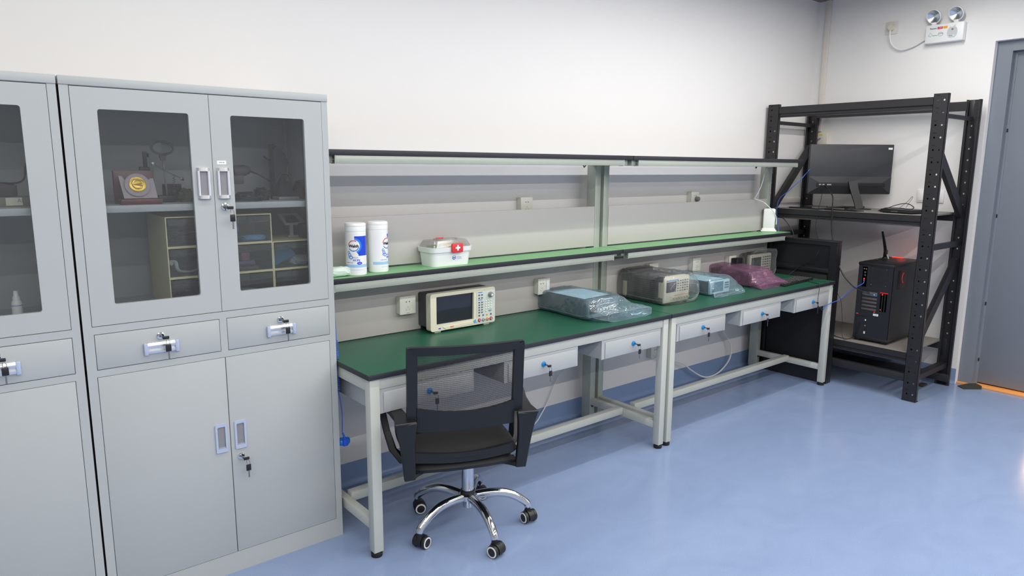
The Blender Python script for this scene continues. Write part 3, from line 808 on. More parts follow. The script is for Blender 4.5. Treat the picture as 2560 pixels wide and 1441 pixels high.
put_text('maker_print', 'UNI-T', .0085, M_red, Matrix.Translation(Vector((.664, yf - .0028, .7785)) - Vector(O)) @ Matrix.Rotation(PI / 2, 4, 'X'), bz, extr=.0002, bold=.0003)
MB(O).box(.588, .602, yf - .001, yf + .001, .7755, .7815, .001).build('usb_port', mat('usb_blue', (40, 90, 190), .4), bz)
MB(O).box(.628, .641, yf - .001, yf + .001, .7765, .7805, .001).build('usb_port', M_ink, bz)
for fx_ in (.590, .880):
    MB(O).box(fx_ - .018, fx_ + .018, -.262, -.225, ZD, zb + .002, .003).build('foot', M_cream, t)
for fx_ in (.580, .900): MB(O).box(fx_ - .012, fx_ + .012, -.16, -.135, ZD, zb + .006, .002).build('foot', M_rubber, t)
kn = MB(O).lathe([(0, 0), (.0125, 0), (.0135, .002), (.0115, .015), (.0095, .018), (0, .018)], (.894, yf - .002, .911), 28, Matrix.Rotation(PI / 2, 4, 'X')).build('knob', M_midgrey, t)
MB(O).lathe([(0, .0181), (.006, .0185), (0, .0195)], (.894, yf - .002, .911), 20, Matrix.Rotation(PI / 2, 4, 'X')).build('knob_cap', M_socket, kn)
def btn(x, z, w=.009, h=.006, m=M_btn, name='button'):
    return MB(O).box(x - w / 2, x + w / 2, yf - .0055, yf - .0018, z - h / 2, z + h / 2, .0016).build(name, m, t)
for r_ in range(2):
    for c_ in range(2): btn(.826 + c_ * .017, .914 - r_ * .015)
for r_ in range(5):
    for c_ in range(2): btn(.826 + c_ * .017, .877 - r_ * .0125)
for r_ in range(4):
    for c_ in range(3): btn(.868 + c_ * .0155, .881 - r_ * .0125, .008, .0068, M_socket)
btn(.868, .831, .008, .0068, M_socket); btn(.893, .831, .016, .006, M_lblue)
for i, (xx, m) in enumerate(((.826, mat('print_plum', (120, 70, 90), .5)), (.850, mat('print_mid_blue2', (70, 90, 150), .5)), (.874, M_orange), (.898, mat('print_violet', (110, 70, 140), .5)))):
    btn(xx, .812, .008, .008, m)
    rg = MB(O).lathe([(.0062, 0), (.0095, 0), (.0095, .0012), (.0062, .0012)], (xx + .001, yf - .0021, .7885), 20, Matrix.Rotation(PI / 2, 4, 'X')).build('socket_ring', (M_red, M_midgrey, M_orange, M_red)[i] if i != 1 else mat('print_greyblue', (150, 165, 175), .5), t)
    MB(O).lathe([(0, 0), (.0055, 0), (.0055, .010), (.0035, .010), (.0035, .006), (0, .006)], (xx + .001, yf - .002, .7885), 16, Matrix.Rotation(PI / 2, 4, 'X')).build('coaxial_socket', M_chrome, rg)
b = MB(O); b.box(.820, .846, yf - .0024, yf - .0019, .925, .928).box(.820, .846, yf - .0024, yf - .0019, .8875, .8900); b.build('small_print', mat('usb_blue', (40, 90, 190), .4), cp)

# ================================================================== BAGGED INSTRUMENTS
def bag(name, rings, m, label, seed, N_=110, amp=.0045, parent=None):
    """rings: (y, x0, x1, z0, z1, exponent) from one closed end to the other"""
    xs = [(r[1] + r[2]) / 2 for r in rings]; O = (sum(xs) / len(xs), sum(r[0] for r in rings) / len(rings), min(r[3] for r in rings))
    b = MB(O)
    R = []
    for i in range(len(rings) - 1):                     # interpolate
        n_ = 12 if abs(rings[i + 1][0] - rings[i][0]) < .08 else 44
        for k in range(n_):
            s = k / n_; s = s * s * (3 - 2 * s)
            R.append(tuple(rings[i][q] * (1 - s) + rings[i + 1][q] * s if q else rings[i][0] * (1 - k / n_) + rings[i + 1][0] * k / n_ for q in range(6)))
    R.append(rings[-1])
    V = []
    for (y, x0, x1, z0, z1, e_) in R:
        row = []
        for k in range(N_):
            a = 2 * PI * k / N_; c, s = math.cos(a), math.sin(a)
            ux = math.copysign(abs(c) ** (2 / e_), c); uz = math.copysign(abs(s) ** (2 / e_), s)
            p = Vector(((x0 + x1) / 2 + ux * (x1 - x0) / 2, y, (z0 + z1) / 2 + uz * (z1 - z0) / 2))
            h = (z1 - z0)
            q = Vector((p.x * 10 + p.y * 3, p.y * 4.5, p.z * 10)) + Vector((seed * 3.1, seed, 0))
            rd = 1 - abs(noise.noise(q)) * 2.2
            rd2 = 1 - abs(noise.noise(q * 2.6 + Vector((5, 1, 2)))) * 2.2
            rd3 = max(0, 1 - abs(noise.noise(q * 5.5 + Vector((1, 7, 3)))) * 5)
            d = amp * (rd * .8 + rd2 * .3 + rd3 * .6)
            p += Vector((ux * d, noise.noise(q * 1.7) * amp, uz * d * (.8 if uz > 0 else .15)))
            p.z = max(p.z, .7580); row.append(b.bm.verts.new(p))
        V.append(row)
    for A, B in zip(V[:-1], V[1:]):
        for k in range(N_):
            j = (k + 1) % N_; b.bm.faces.new((A[k], A[j], B[j], B[k]))
    b.bm.faces.new(V[0]); b.bm.faces.new(V[-1][::-1])
    lines = [[V[i][k].co.copy() for i in range(len(V))] for k in (N_ // 2 + 3, N_ - 4)]
    lines += [[v.co.copy() for v in V[-1]] + [V[-1][0].co.copy()], [V[-14][k].co.copy() for k in range(4, N_ // 2 - 3)]]
    rr_ = random.Random(seed)
    for _ in range(7):         # folds running over the film
        i0 = rr_.randrange(4, len(V) - 30); k0 = rr_.randrange(4, N_ // 2); dk = rr_.choice((-1, 1)) * rr_.uniform(.3, 1.1)
        lines.append([V[min(i0 + i, len(V) - 1)][int(k0 + i * dk) % N_].co.copy() for i in range(rr_.randrange(10, 26))])
    o = b.build(name, m, parent, ang=60)
    tag(o, label, 'plastic bag')
    sb = MB(O)
    for ln in lines: sb.tube(ln, .0007, 4, smooth=False)
    sb.build('seams_and_folds', M_seampink if m is M_bagpink else M_seam, o)
    return o
# A: flat dark instrument in a blue bag on the left bench
O = (1.45, -.32, ZD)
t = thing('bench_instrument', O, 'flat dark bench instrument under a paper sheet inside the nearest blue bag', 'instrument')
MB(O).box(1.340, 1.560, -.505, -.165, .770, .862, .006).build('casing', M_dkgrey, t)
MB(O).box(1.337, 1.563, -.520, -.500, .768, .866, .006).build('front_panel', M_midgrey, t)
MB(O).box(1.345, 1.400, -.5225, -.519, .79, .85, .002).build('display', M_screen, t)
for i in range(5): MB(O).box(1.42 + .024 * i, 1.434 + .024 * i, -.5235, -.519, .80, .812, .001).build('button', M_cream, t)
for xx in (1.36, 1.54):
    for yy in (-.48, -.20): MB(O).cyl((xx, yy, ZD), (xx, yy, .771), .010, seg=12).build('foot', M_rubber, t)
pp = MB((1.44, -.35, .866)); v = [pp.bm.verts.new(p) for p in ((1.342, -.485, .8665), (1.545, -.470, .8665), (1.552, -.270, .8672), (1.49, -.225, .869), (1.42, -.215, .8667), (1.340, -.200, .8665))]
w_ = [pp.bm.verts.new(p.co + Vector((0, 0, .0008))) for p in v]; pp.bm.faces.new(v); pp.bm.faces.new(w_)
for i in range(6): pp.bm.faces.new((v[i], v[(i + 1) % 6], w_[(i + 1) % 6], w_[i]))
tag(pp.build('paper_sheet', M_paper), 'white paper sheet lying on the instrument in the nearest blue bag', 'paper')
bag('plastic_bag', [(-.105, 1.36, 1.50, .775, .790, 2.2), (-.135, 1.335, 1.56, .762, .840, 3.0), (-.165, 1.325, 1.575, .760, .872, 8), (-.48, 1.322, 1.580, .7585, .874, 8), (-.53, 1.318, 1.60, .7585, .868, 4.0), (-.565, 1.325, 1.635, .7582, .838, 3.0), (-.590, 1.350, 1.690, .7582, .822, 3.4), (-.612, 1.385, 1.716, .7582, .806, 5.0), (-.618, 1.392, 1.718, .7582, .802, 6.0)], M_bagblue, 'large blue-tinted plastic bag over the flat instrument on the left workbench', 2)
# B: big oscilloscope in clear bag
O = (2.09, -.35, ZD)
t = thing('oscilloscope', O, 'large grey and cream oscilloscope in a clear bag, nearest on the right workbench', 'oscilloscope')
X0, X1, ZT = 1.972, 2.205, .918
MB(O).box(X0 + .006, X1 - .006, -.455, -.20, .772, ZT - .004, .010).build('casing', M_dkgrey, t)
b = MB(O)
for i in range(10): b.box(X0 + .0035, X0 + .0065, -.43, -.27, .785 + i * .0115, .790 + i * .0115)
b.build('side_vent', M_black, t)
fr_ = MB(O).box(X0 - .001, X1 + .001, -.500, -.452, .766, ZT, .010).build('front_bezel', M_cream, t)
MB(O).box(X0 - .001, X1 + .001, -.215, -.185, .775, ZT - .002, .006).build('rear_frame', M_cream, t)
MB(O).box(X0 - .004, X1 + .004, -.225, -.175, ZT - .055, ZT + .012, .008).build('rear_bumper', M_dkgrey, t)
for (za, zc) in ((.7595, .800), (.888, .926)):
    for xa in (X0 - .006, X1 - .016):
        MB(O).box(xa, xa + .022, -.492, -.446, za, zc, .008).build('corner_bumper', M_dkgrey, t)
for xa in (X0 + .012, X1 - .034): MB(O).box(xa, xa + .022, -.24, -.20, ZD, .776, .003).build('foot', M_rubber, t)
MB(O).box(1.988, 2.078, -.5015, -.4985, .828, .889, .001).build('screen', M_screen, fr_)
MB(O).box(2.000, 2.100, -.5012, -.4985, .893, .900).build('blue_strip', M_lblue, fr_)
MB(O).box(1.988, 1.998, -.5014, -.4985, .8935, .8985).build('red_mark', M_red, fr_)
for r_ in range(5):
    for c_ in range(5):
        MB(O).box(2.088 + c_ * .022, 2.098 + c_ * .022, -.5055, -.4995, .828 + r_ * .0145, .836 + r_ * .0145, .002).build('button', M_btn if (r_ + c_) % 2 else M_midgrey, t)
for c_ in range(6):
    MB(O).lathe([(0, 0), (.007, 0), (.007, .012), (.004, .012), (.004, .008), (0, .008)], (2.060 + c_ * .025, -.5, .792), 14, Matrix.Rotation(PI / 2, 4, 'X')).build('coaxial_socket', M_cream, t)
MB(O).box(2.055, 2.19, -.5012, -.4985, .806, .8075).build('red_print', M_red, fr_)
bag('plastic_bag', [(-.125, 2.02, 2.12, .80, .84, 2.6), (-.145, 1.97, 2.20, .765, .90, 4.0), (-.172, 1.960, 2.216, .759, .934, 8), (-.46, 1.960, 2.218, .7585, .934, 10), (-.506, 1.962, 2.222, .7585, .930, 9), (-.522, 1.975, 2.242, .7585, .915, 5.0), (-.530, 1.99, 2.26, .760, .89, 3.2), (-.534, 2.02, 2.25, .775, .87, 3)], M_bagclear, 'clear plastic bag over the large oscilloscope on the right workbench', 5, amp=.005)
# C: small instrument in blue bag
O = (2.54, -.31, ZD)
t = thing('bench_instrument', O, 'small grey bench instrument in a blue bag right of the big oscilloscope', 'instrument')
X0, X1 = 2.445, 2.650
MB(O).box(X0 + .003, X1 - .003, -.465, -.15, .768, .842, .006).build('casing', M_dkgrey, t)
f_ = MB(O).box(X0, X1, -.480, -.462, .764, .847, .005).build('front_panel', M_white, t)
MB(O).box(X0 + .022, X0 + .135, -.4815, -.479, .776, .838, .001).build('display', mat('steel_blue_screen', (60, 100, 125), .2), f_)
for r_ in range(3):
    for c_ in range(3): MB(O).box(X0 + .150 + c_ * .015, X0 + .159 + c_ * .015, -.485, -.4795, .792 + r_ * .015, .801 + r_ * .015, .0015).build('button', M_btn, t)
MB(O).box(X0 + .004, X0 + .012, -.4815, -.479, .830, .836).build('red_mark', M_red, f_)
for xx in (X0 + .03, X1 - .03):
    for yy in (-.45, -.18): MB(O).cyl((xx, yy, ZD), (xx, yy, .769), .009, seg=12).build('foot', M_rubber, t)
tag(MB((2.54, -.3, .8435)).box(2.452, 2.640, -.44, -.16, .8428, .8436).build('paper_sheet', M_paper), 'pale paper sheet on the small instrument in the second blue bag', 'paper')
bag('plastic_bag', [(-.075, 2.48, 2.60, .80, .83, 2.2), (-.11, 2.44, 2.655, .765, .858, 3.0), (-.15, 2.432, 2.664, .759, .862, 8), (-.46, 2.432, 2.668, .7585, .864, 9), (-.495, 2.430, 2.69, .7585, .850, 3.6), (-.520, 2.420, 2.715, .7582, .815, 2.8), (-.538, 2.405, 2.725, .7582, .785, 2.4), (-.545, 2.40, 2.715, .7582, .768, 2.2)], M_bagblue, 'blue-tinted plastic bag over the small instrument between oscilloscope and pink bag', 8)
# D: dark instrument in pink bag
O = (3.02, -.29, ZD)
t = thing('bench_instrument', O, 'dark bench instrument inside the pink bag', 'instrument')
X0, X1 = 2.925, 3.125
b = MB(O).box(X0 + .003, X1 - .003, -.44, -.13, .768, .852, .006); b.build('casing', M_black, t)
MB(O).lathe([(0, 0), (.020, 0), (.018, .004), (0, .004)], (X0 + .003, -.36, .806), 24, Matrix.Rotation(-PI / 2, 4, 'Y')).build('side_knob', M_dkgrey, t)
f_ = MB(O).box(X0, X1, -.455, -.438, .765, .855, .004).build('front_panel', M_dkgrey, t)
for r_ in range(2):
    for c_ in range(3): MB(O).box(X0 + .012 + c_ * .017, X0 + .023 + c_ * .017, -.459, -.4545, .785 + r_ * .018, .797 + r_ * .018, .0015).build('button', M_cream, t)
MB(O).lathe([(0, 0), (.013, 0), (.010, .015), (0, .015)], (X1 - .035, -.455, .832), 20, Matrix.Rotation(PI / 2, 4, 'X')).build('knob', mat('tan_knob', (190, 160, 130), .5), t)
for xx in (X0 + .03, X1 - .03):
    for yy in (-.43, -.16): MB(O).cyl((xx, yy, ZD), (xx, yy, .769), .009, seg=12).build('foot', M_rubber, t)
bag('plastic_bag', [(-.065, 2.96, 3.07, .80, .84, 2.2), (-.10, 2.915, 3.13, .765, .872, 3.0), (-.14, 2.910, 3.140, .759, .878, 7), (-.42, 2.910, 3.142, .7585, .872, 9), (-.465, 2.905, 3.155, .7585, .864, 4.0), (-.500, 2.890, 3.19, .7582, .825, 2.8), (-.525, 2.885, 3.205, .7582, .806, 3.0), (-.545, 2.89, 3.215, .7582, .786, 5.0), (-.550, 2.90, 3.215, .7582, .784, 6.0)], M_bagpink, 'pink-tinted plastic bag over the dark instrument on the right workbench', 12)
# E: cream scope in clear bag at the far end
O = (3.45, -.19, ZD)
t = thing('oscilloscope', O, 'cream oscilloscope in a clear bag at the rack end of the right workbench', 'oscilloscope')
X0, X1 = 3.275, 3.560; yf2 = -.228
MB(O).box(X0 + .012, X1 - .006, -.205, -.148, .770, .918, .010).build('casing', M_dkgrey, t)
f_ = MB(O).box(X0, X1, yf2, -.200, .768, .922, .008).build('front_bezel', M_cream, t)
MB(O).box(X0 + .020, X0 + .145, yf2 - .0012, yf2 + .001, .812, .900, .001).build('screen', M_screen, f_)
MB(O).box(X0 + .022, X0 + .034, yf2 - .001, yf2 + .001, .908, .913).build('red_mark', M_red, f_)
for r_ in range(7):
    for c_ in range(4):
        MB(O).box(X0 + .165 + c_ * .028, X0 + .180 + c_ * .028, yf2 - .006, yf2 + .001, .785 + r_ * .018, .794 + r_ * .018, .002).build('button', M_btn if (r_ * 3 + c_) % 3 else M_midgrey, t)
for xx in (X0 + .03, X1 - .03): MB(O).box(xx - .015, xx + .015, -.225, -.155, ZD, .771, .002).build('foot', M_rubber, t)
bag('plastic_bag', [(-.138, 3.30, 3.55, .80, .88, 3), (-.148, 3.268, 3.57, .760, .928, 7.0), (-.20, 3.265, 3.575, .7585, .932, 9), (-.238, 3.266, 3.580, .7585, .938, 9), (-.250, 3.275, 3.590, .762, .952, 6)], M_bagclear, 'clear plastic bag over the cream oscilloscope by the black panel', 15, amp=.006)

# keyboard
O = (3.345, -.512, ZD)
t = thing('keyboard', O, 'black keyboard lying on the green top beside the pink bag', 'keyboard', rz=math.radians(4))
LB().box(-.215, .215, -.062, .062, 0, .014, .004).build('keyboard_base', M_black, t)
b = LB()
for r_ in range(6):
    n_ = 20
    for c_ in range(n_):
        if r_ == 5 and 5 <= c_ <= 9: continue
        x = -.207 + c_ * .0207; z0 = .014; y = .050 - r_ * .0185
        b.box(x + .001, x + .0185, y - .0155, y, .0135, .0185, .0016, 1)
b.box(-.207 + 5 * .0207, -.207 + 10 * .0207 - .002, .050 - 5 * .0185 - .0155, .050 - 5 * .0185, .0135, .0185, .0016, 1)
kc = b.build('keycaps', mat('key_plastic', (36, 36, 39), .5), t)
b = LB()
for r_ in range(6):
    for c_ in range(20):
        if r_ == 5 and 5 <= c_ <= 9: continue
        x = -.207 + c_ * .0207; y = .050 - r_ * .0185; b.box(x + .005, x + .010, y - .008, y - .004, .0184, .0187)
b.build('key_legends', M_socket, kc)

# ================================================================== BLACK PANEL CABINET at the bench end
O = (3.69, -.375, 0)
t = thing('panel_cabinet', O, 'black steel panel unit standing between workbench and rack', 'panel unit')
PX0, PX1, PY0, PY1, PZ = 3.653, 3.716, -.668, -.125, 1.030
b = MB(O); b.prism(rect(PY0, PY1, .002, PZ), [rect(PY0 + .052, PY1 - .04, .845, PZ - .030), rect(PY0 + .052, PY1 - .04, .10, .805)], PX0, PX0 + .022, 'x')
b.box(PX0 + .018, PX1, PY0, PY1, .002, PZ); b.build('body', mat('satin_black_steel', (30, 31, 35), .32, var=.1), t)
MB(O).box(PX0 - .004, PX0 + .004, PY0 + .052, PY1 - .04, .806, .834, .003).build('grip_rail', mat('satin_black_steel', (30, 31, 35), .32), t)
MB(O).box(PX0 - .003, PX1 + .001, PY0 - .001, PY1 + .001, PZ - .006, PZ + .004, .002).build('top_cap', M_rack, t)
MB(O).box(PX0 + .005, PX0 + .016, PY0 + .06, PY1 - .05, .11, .79, .003).build('lower_panel', M_blackm, t)

# ================================================================== RACK
O = (4.02, -.63, 0)
t = thing('steel_rack', O, 'tall black slotted steel rack in the corner holding monitor and computer', 'rack')
def hexh(y, z, r=.0055): return [(y + r * math.cos(a), z + r * 1.15 * math.sin(a)) for a in [2 * PI * i / 8 for i in range(8)]]
def post(xf, ya, front=True):
    """C-section post, face towards -x if front; ya = -y edge"""
    yb_ = ya + .085; s = 1 if front else -1
    b = MB(O); zs = [.05 + .0765 * i for i in range(26)]
    holes = [hexh(ya + .022, z) for z in zs if z < 1.99] + [hexh(ya + .058, z + .0) for z in zs if z < 1.99]
    b.prism(rect(ya, yb_, 0, 2.003), holes, xf, xf + s * .002, 'x')
    for y0 in (ya, yb_ - .002): b.box(min(xf, xf + s * .030), max(xf, xf + s * .030), y0, y0 + .002, 0, 2.003)
    # inner, narrower channel
    b.box(xf + s * .028, xf + s * .030, ya + .054, yb_, 0, 2.003)
    b.box(xf + s * .028, xf + s * .050, ya + .054, ya + .056, 0, 2.003)
    b.box(xf + s * .028, xf + s * .050, yb_ - .002, yb_, 0, 2.003)
    p = b.build('post', M_rack, t, smooth=False)
    c = MB(O)
    for z in zs:          # pressed teardrop marks beside the holes
        if z < 1.97: c.box(xf - s * .0012, xf + s * .0005, ya + .048, ya + .068, z + .026, z + .034, .0005)
    c.build('pressed_slots', M_blackm, p)
    MB(O).box(min(xf - s * .001, xf + s * .045), max(xf - s * .001, xf + s * .045), ya - .001, yb_ + .001, 0, .006, .001).build('foot', M_rubber, p)
RX, RR = 3.722, 4.388
FY, NY = -.110, -1.243
post(RX, NY); post(RX, FY)
# rear posts show their inner side with holes
def rpost(ya):
    yb_ = ya + .088; b = MB(O); zs = [.07 + .0765 * i for i in range(26)]
    b.prism(rect(ya + .002, yb_ - .002, 0, 2.003), [hexh(ya + .050, z, .0055) for z in zs if z < 1.99], 4.332, 4.334, 'x')
    b.box(4.306, 4.334, ya, ya + .002, 0, 2.003); b.box(4.306, 4.334, yb_ - .002, yb_, 0, 2.003)
    b.box(4.306, 4.308, ya, ya + .014, 0, 2.003); b.box(4.306, 4.308, yb_ - .014, yb_, 0, 2.003)
    p = b.build('post', M_rack, t, smooth=False)
    MB(O).box(4.305, 4.335, ya - .001, yb_ + .001, 0, .006, .001).build('foot', M_rubber, p)
rpost(NY + .004); rpost(FY + .003)
def beam(x0, z0, z1, back=False):
    ya, yb_ = NY + .082, FY + .003
    s = -1 if back else 1; b = MB(O); h = z1 - z0
    prof = [(x0, z1), (x0, z1 - h * .62), (x0 + s * .006, z1 - h * .72), (x0 + s * .006, z0 + h * .12), (x0, z0 + .004), (x0, z0), (x0 + s * .04, z0), (x0 + s * .04, z1 - .012), (x0 + s * .028, z1)]
    A = [b.bm.verts.new((x, ya, z)) for x, z in prof]; B = [b.bm.verts.new((x, yb_, z)) for x, z in prof]
    for i in range(len(A)):
        j = (i + 1) % len(A); b.bm.faces.new((A[i], A[j], B[j], B[i]))
    b.bm.faces.new(A[::-1]); b.bm.faces.new(B)
    for y0, y1 in ((ya - .032, ya + .004), (yb_ - .004, yb_ + .032)):
        b.box(x0 - s * .003, x0 + s * .001, y0, y1, z0 - .055, z1 + .008, .001)
    return b.build('beam', M_rack, t)
beam(RX + .004, 1.908, 1.984); beam(4.332, 1.930, 1.992, True)
beam(RX + .004, 1.176, 1.240); beam(4.332, 1.18, 1.240, True)
beam(RX + .004, .262, .326); beam(4.332, .264, .326, True)
MB(O).box(RX + .006, RX + .046, NY + .082, FY, .128, .180, .002).build('base_beam', M_rack, t)
MB(O).box(4.29, 4.331, NY + .005, FY + .003, .030, .085, .002).build('base_beam', M_rack, t)
for z in (1.240, .328):
    MB(O).box(RX + .008, 4.328, NY + .088, FY - .002, z - .012, z + .001, .001).build('shelf_board', M_rackshelf, t)
    MB(O).box(RX + .03, RX + .045, NY + .088, FY - .002, z - .075, z - .061, .001).build('shelf_lip', M_cream if False else mat('pale_board_edge', (150, 135, 128), .6), t)
    for yy in (-.9, -.63, -.35): MB(O).box(RX + .045, 4.306, yy - .015, yy + .015, z - .042, z - .0125, .001).build('shelf_crossbar', M_rack, t)
def brace(y, pa, pb, w=.030, h=.022):
    MB(O).sweep_box([(pa[0], y, pa[1]), (pb[0], y, pb[1])], w, h, up=(0, 1, 0)).build('brace', M_rack, t) if False else MB(O).sweep_box([(pa[0], y, pa[1]), (pb[0], y, pb[1])], h, w, up=(0, 0, 1)).build('brace', M_rack, t)
for yn in (NY + .052, FY + .048):
    brace(yn, (RX + .05, 1.874), (4.31, 1.874), .026, .022)
    brace(yn, (RX + .05, 1.026), (4.31, 1.026), .036, .030)
    brace(yn, (RX + .05, .150), (4.31, .150), .036, .050)
    if yn < -1:
        brace(yn, (RX + .055, 1.66), (4.31, 1.235), .072, .028)
        brace(yn, (RX + .045, .38), (4.31, .90), .072, .028)
    else:
        brace(yn, (RX + .055, 1.20), (4.31, 1.70), .060, .028)

# ================================================================== MONITOR
MR = math.radians(49)
O = (4.09, -.507, 1.2412)
t = thing('monitor', O, 'black flat monitor seen from behind on the rack shelf', 'monitor', rz=MR)
# local frame: back of the screen faces -x, width along y
b = LB(); z0, z1 = .108, .472; hw = .305
b.box(.0, .028, -hw, hw, z0, z1, .006)
sh = b.build('back_shell', mat('monitor_grey_black', (50, 51, 56), .42, var=.05), t)
LB().box(.028, .031, -hw + .004, hw - .004, z0 + .004, z1 - .004, .001).build('display_panel', M_screen, t)
b = LB(); v = []
pts_o = [(-hw + .002, z0 + .005), (hw - .002, z0 + .005), (hw - .002, z0 + .130), (-hw + .002, z0 + .130)]
pts_i = [(-hw + .075, z0 + .055), (hw - .075, z0 + .055), (hw - .075, z0 + .085), (-hw + .075, z0 + .085)]
A = [b.bm.verts.new((-.0005, y, z)) for y, z in pts_o]; B = [b.bm.verts.new((-.022, y, z)) for y, z in pts_i]
for i in range(4): b.bm.faces.new((A[i], A[(i + 1) % 4], B[(i + 1) % 4], B[i]))
b.bm.faces.new(B)
b.build('rear_bulge', mat('monitor_grey_black2', (40, 41, 45), .45), t, smooth=False)
pb = LB().box(-.0245, -.0215, -hw + .055, hw - .055, z0 + .056, z0 + .082, .001).build('port_bar', M_blackm, t)
b = LB()
for i, yy in enumerate((.225, .20, .165, .15)): b.box(-.0262, -.024, yy - .009, yy + .009, z0 + .062, z0 + .074, .001)
b.build('ports', M_steel, pb)
LB().box(-.001, .000, -hw + .012, -hw + .042, z1 - .037, z1 - .023).build('white_sticker', M_white, t)
LB().sweep_box([(-.120, -.034, .006), (-.100, -.030, .05), (-.040, -.018, .150), (-.024, -.012, .205)], [.056, .056, .060, .064], [.012, .012, .012, .012], up=(1, 0, 0)).build('stand_neck', M_black, t)
b = LB(); b.box(-.145, -.085, -.11, .06, .0, .007, .003); b.box(-.10, .055, -.055, -.015, 0, .007, .002); b.box(.045, .062, -.15, .13, 0.0, .016, .003); b.build('stand_base', M_black, t)

# things lying on the rack shelf
ZR = 1.2412
t = thing('tablet', (3.84, -.35, ZR), 'thin black slab lying at the front left of the rack shelf', 'tablet', rz=math.radians(-12))
LB().box(-.075, .075, -.125, .135, 0, .010, .003).build('body', M_black, t)
LB().box(-.070, .070, -.120, .130, .0098, .0108).build('glass', M_screen, t)
t = thing('flat_tray', (3.90, -.60, ZR), 'low black tray under the monitor stand on the rack shelf', 'tray', rz=math.radians(-6))
b = LB().box(-.13, -.03, -.14, .10, 0, .005, .001).box(-.13, -.126, -.14, .10, 0, .012, .001); b.build('tray_body', M_blackm, t)
bpy.data.objects.remove(t.children[0]) if False else None
O = (3.90, -.965, ZR)
t = thing('notebook_computer', O, 'closed black notebook on the rack shelf with cables coiled on it', 'notebook computer', rz=math.radians(-12))
LB().box(-.085, .115, -.125, .105, .004, .020, .005).box(-.080, .110, -.12, .10, .020, .026, .003).build('body', M_black, t)
LB().box(-.0862, -.084, -.03, .02, .010, .016, .001).build('front_mark', M_steel, t)
for a_, b_ in ((-.07, -.10), (.09, -.10), (-.07, .08), (.09, .08)): LB().cyl((a_, b_, 0), (a_, b_, .005), .006, seg=10).build('foot', M_rubber, t)
b = MB((3.90, -.92, ZR + .03))
b.tube([(3.88, -.84, ZR + .003), (3.87, -.88, ZR + .028), (3.93, -.93, ZR + .055), (3.95, -.98, ZR + .062), (3.93, -1.03, ZR + .04), (3.90, -1.02, ZR + .028), (3.90, -.95, ZR + .032), (3.88, -.87, ZR + .03), (3.93, -.80, ZR + .004)], .0028, 7)
b.mi = 1; b.tube([(3.95, -.93, ZR + .03), (4.0, -.96, ZR + .075), (4.02, -.975, ZR + .105), (4.01, -.985, ZR + .10), (3.97, -.965, ZR + .035)], .0022, 6)
tag(b.build('charging_cable', [M_black, M_midgrey]), 'thin black cable looped over the notebook on the rack shelf', 'cable')

# ================================================================== DESKTOP COMPUTER
O = (4.04, -.876, .3292)
t = thing('computer_tower', O, 'black computer tower with red glow on the lower rack shelf, rear side out', 'computer')
X0, X1, Y0, Y1, Z0, Z1 = 3.802, 4.268, -.996, -.758, .3292, .893
b = MB(O)
b.box(X0 + .004, X1 - .02, Y0 + .003, Y1 - .003, Z0 + .035, Z1 - .022)
b.prism(rect(Y0 + .003, Y1 - .003, Z0 + .03, Z1 - .02), [rect(-.822, -.788, .718, .862), rect(-.962, -.842, .728, .866), rect(-.905, -.795, .548, .700), rect(-.975, -.915, .556, .695), rect(-.848, -.775, .375, .512)], X0, X0 + .012, 'x')
b.build('case', mat('case_black', (34, 36, 42), .38, var=.06), t, smooth=False)
MB(O).box(X0 - .004, X1, Y0 - .002, Y1 + .002, Z1 - .024, Z1, .008).build('top_cover', M_black, t)
MB(O).box(X0 - .002, X1, Y0, Y1, Z0 + .014, Z0 + .036, .006).build('plinth', M_black, t)
for yy in (Y0 + .03, Y1 - .03):
    for xx in (X0 + .03, X1 - .04): MB(O).box(xx - .022, xx + .022, yy - .02, yy + .02, Z0, Z0 + .016, .004).build('foot', M_rubber, t)
MB(O).box(X1 - .03, X1, Y0 + .002, Y1 - .002, Z0 + .03, Z1 - .02, .01).build('front_bezel', M_black, t)
io = MB(O).box(X0 + .004, X0 + .0075, -.821, -.789, .720, .860).build('port_panel', M_blackm, t)
b = MB(O)
for yy in (-.812, -.798): b.cyl((X0 + .002, yy, .846), (X0 + .006, yy, .846), .0045, seg=12)
b.build('audio_jack', mat('brass', (225, 195, 100), .3, .8, var=0), io)
b = MB(O); b.box(X0 + .002, X0 + .006, -.812, -.798, .815, .827, .001).box(X0 + .002, X0 + .006, -.812, -.798, .796, .806, .001); b.build('port', M_steel, io)
MB(O).box(X0 + .001, X0 + .004, -.806, -.798, .772, .780, .001).box(X0 + .001, X0 + .004, -.806, -.798, .762, .767, .001).build('link_light', M_led_r, io)
fg = MB(O)
fg.box(X0 + .005, X0 + .007, -.960, -.844, .730, .864)
fg = fg.build('fan_grille', mat('grille_black', (20, 20, 23), .6, bump=.8, bscale=900), t)
b = MB(O)
for k in range(1, 9): b.tube([(X0 + .004, -.902 + .0062 * k * math.cos(a), .797 + .0062 * k * math.sin(a)) for a in [2 * PI * i / 24 for i in range(25)]], .0007, 4, smooth=False)
b.build('grille_rings', M_black, fg)
b = MB(O)
for yy in (-.950, -.852):
    for zz in (.740, .856): b.cyl((X0 + .002, yy, zz), (X0 + .007, yy, zz), .004, seg=8)
b.build('fan_screw', M_steel, fg)
MB(O).box(X0 + .0045, X0 + .0065, -.842, -.836, .78, .83).build('inner_glow', M_led_r2, t)
b = MB(O); b.box(X0 + .006, X0 + .0075, -.904, -.796, .549, .699); ss = b.build('slot_recess', M_blackm, t)
sl = MB(O).box(X0 + .001, X0 + .006, -.902, -.797, .660, .688, .001).build('graphics_bracket', M_steel, t)
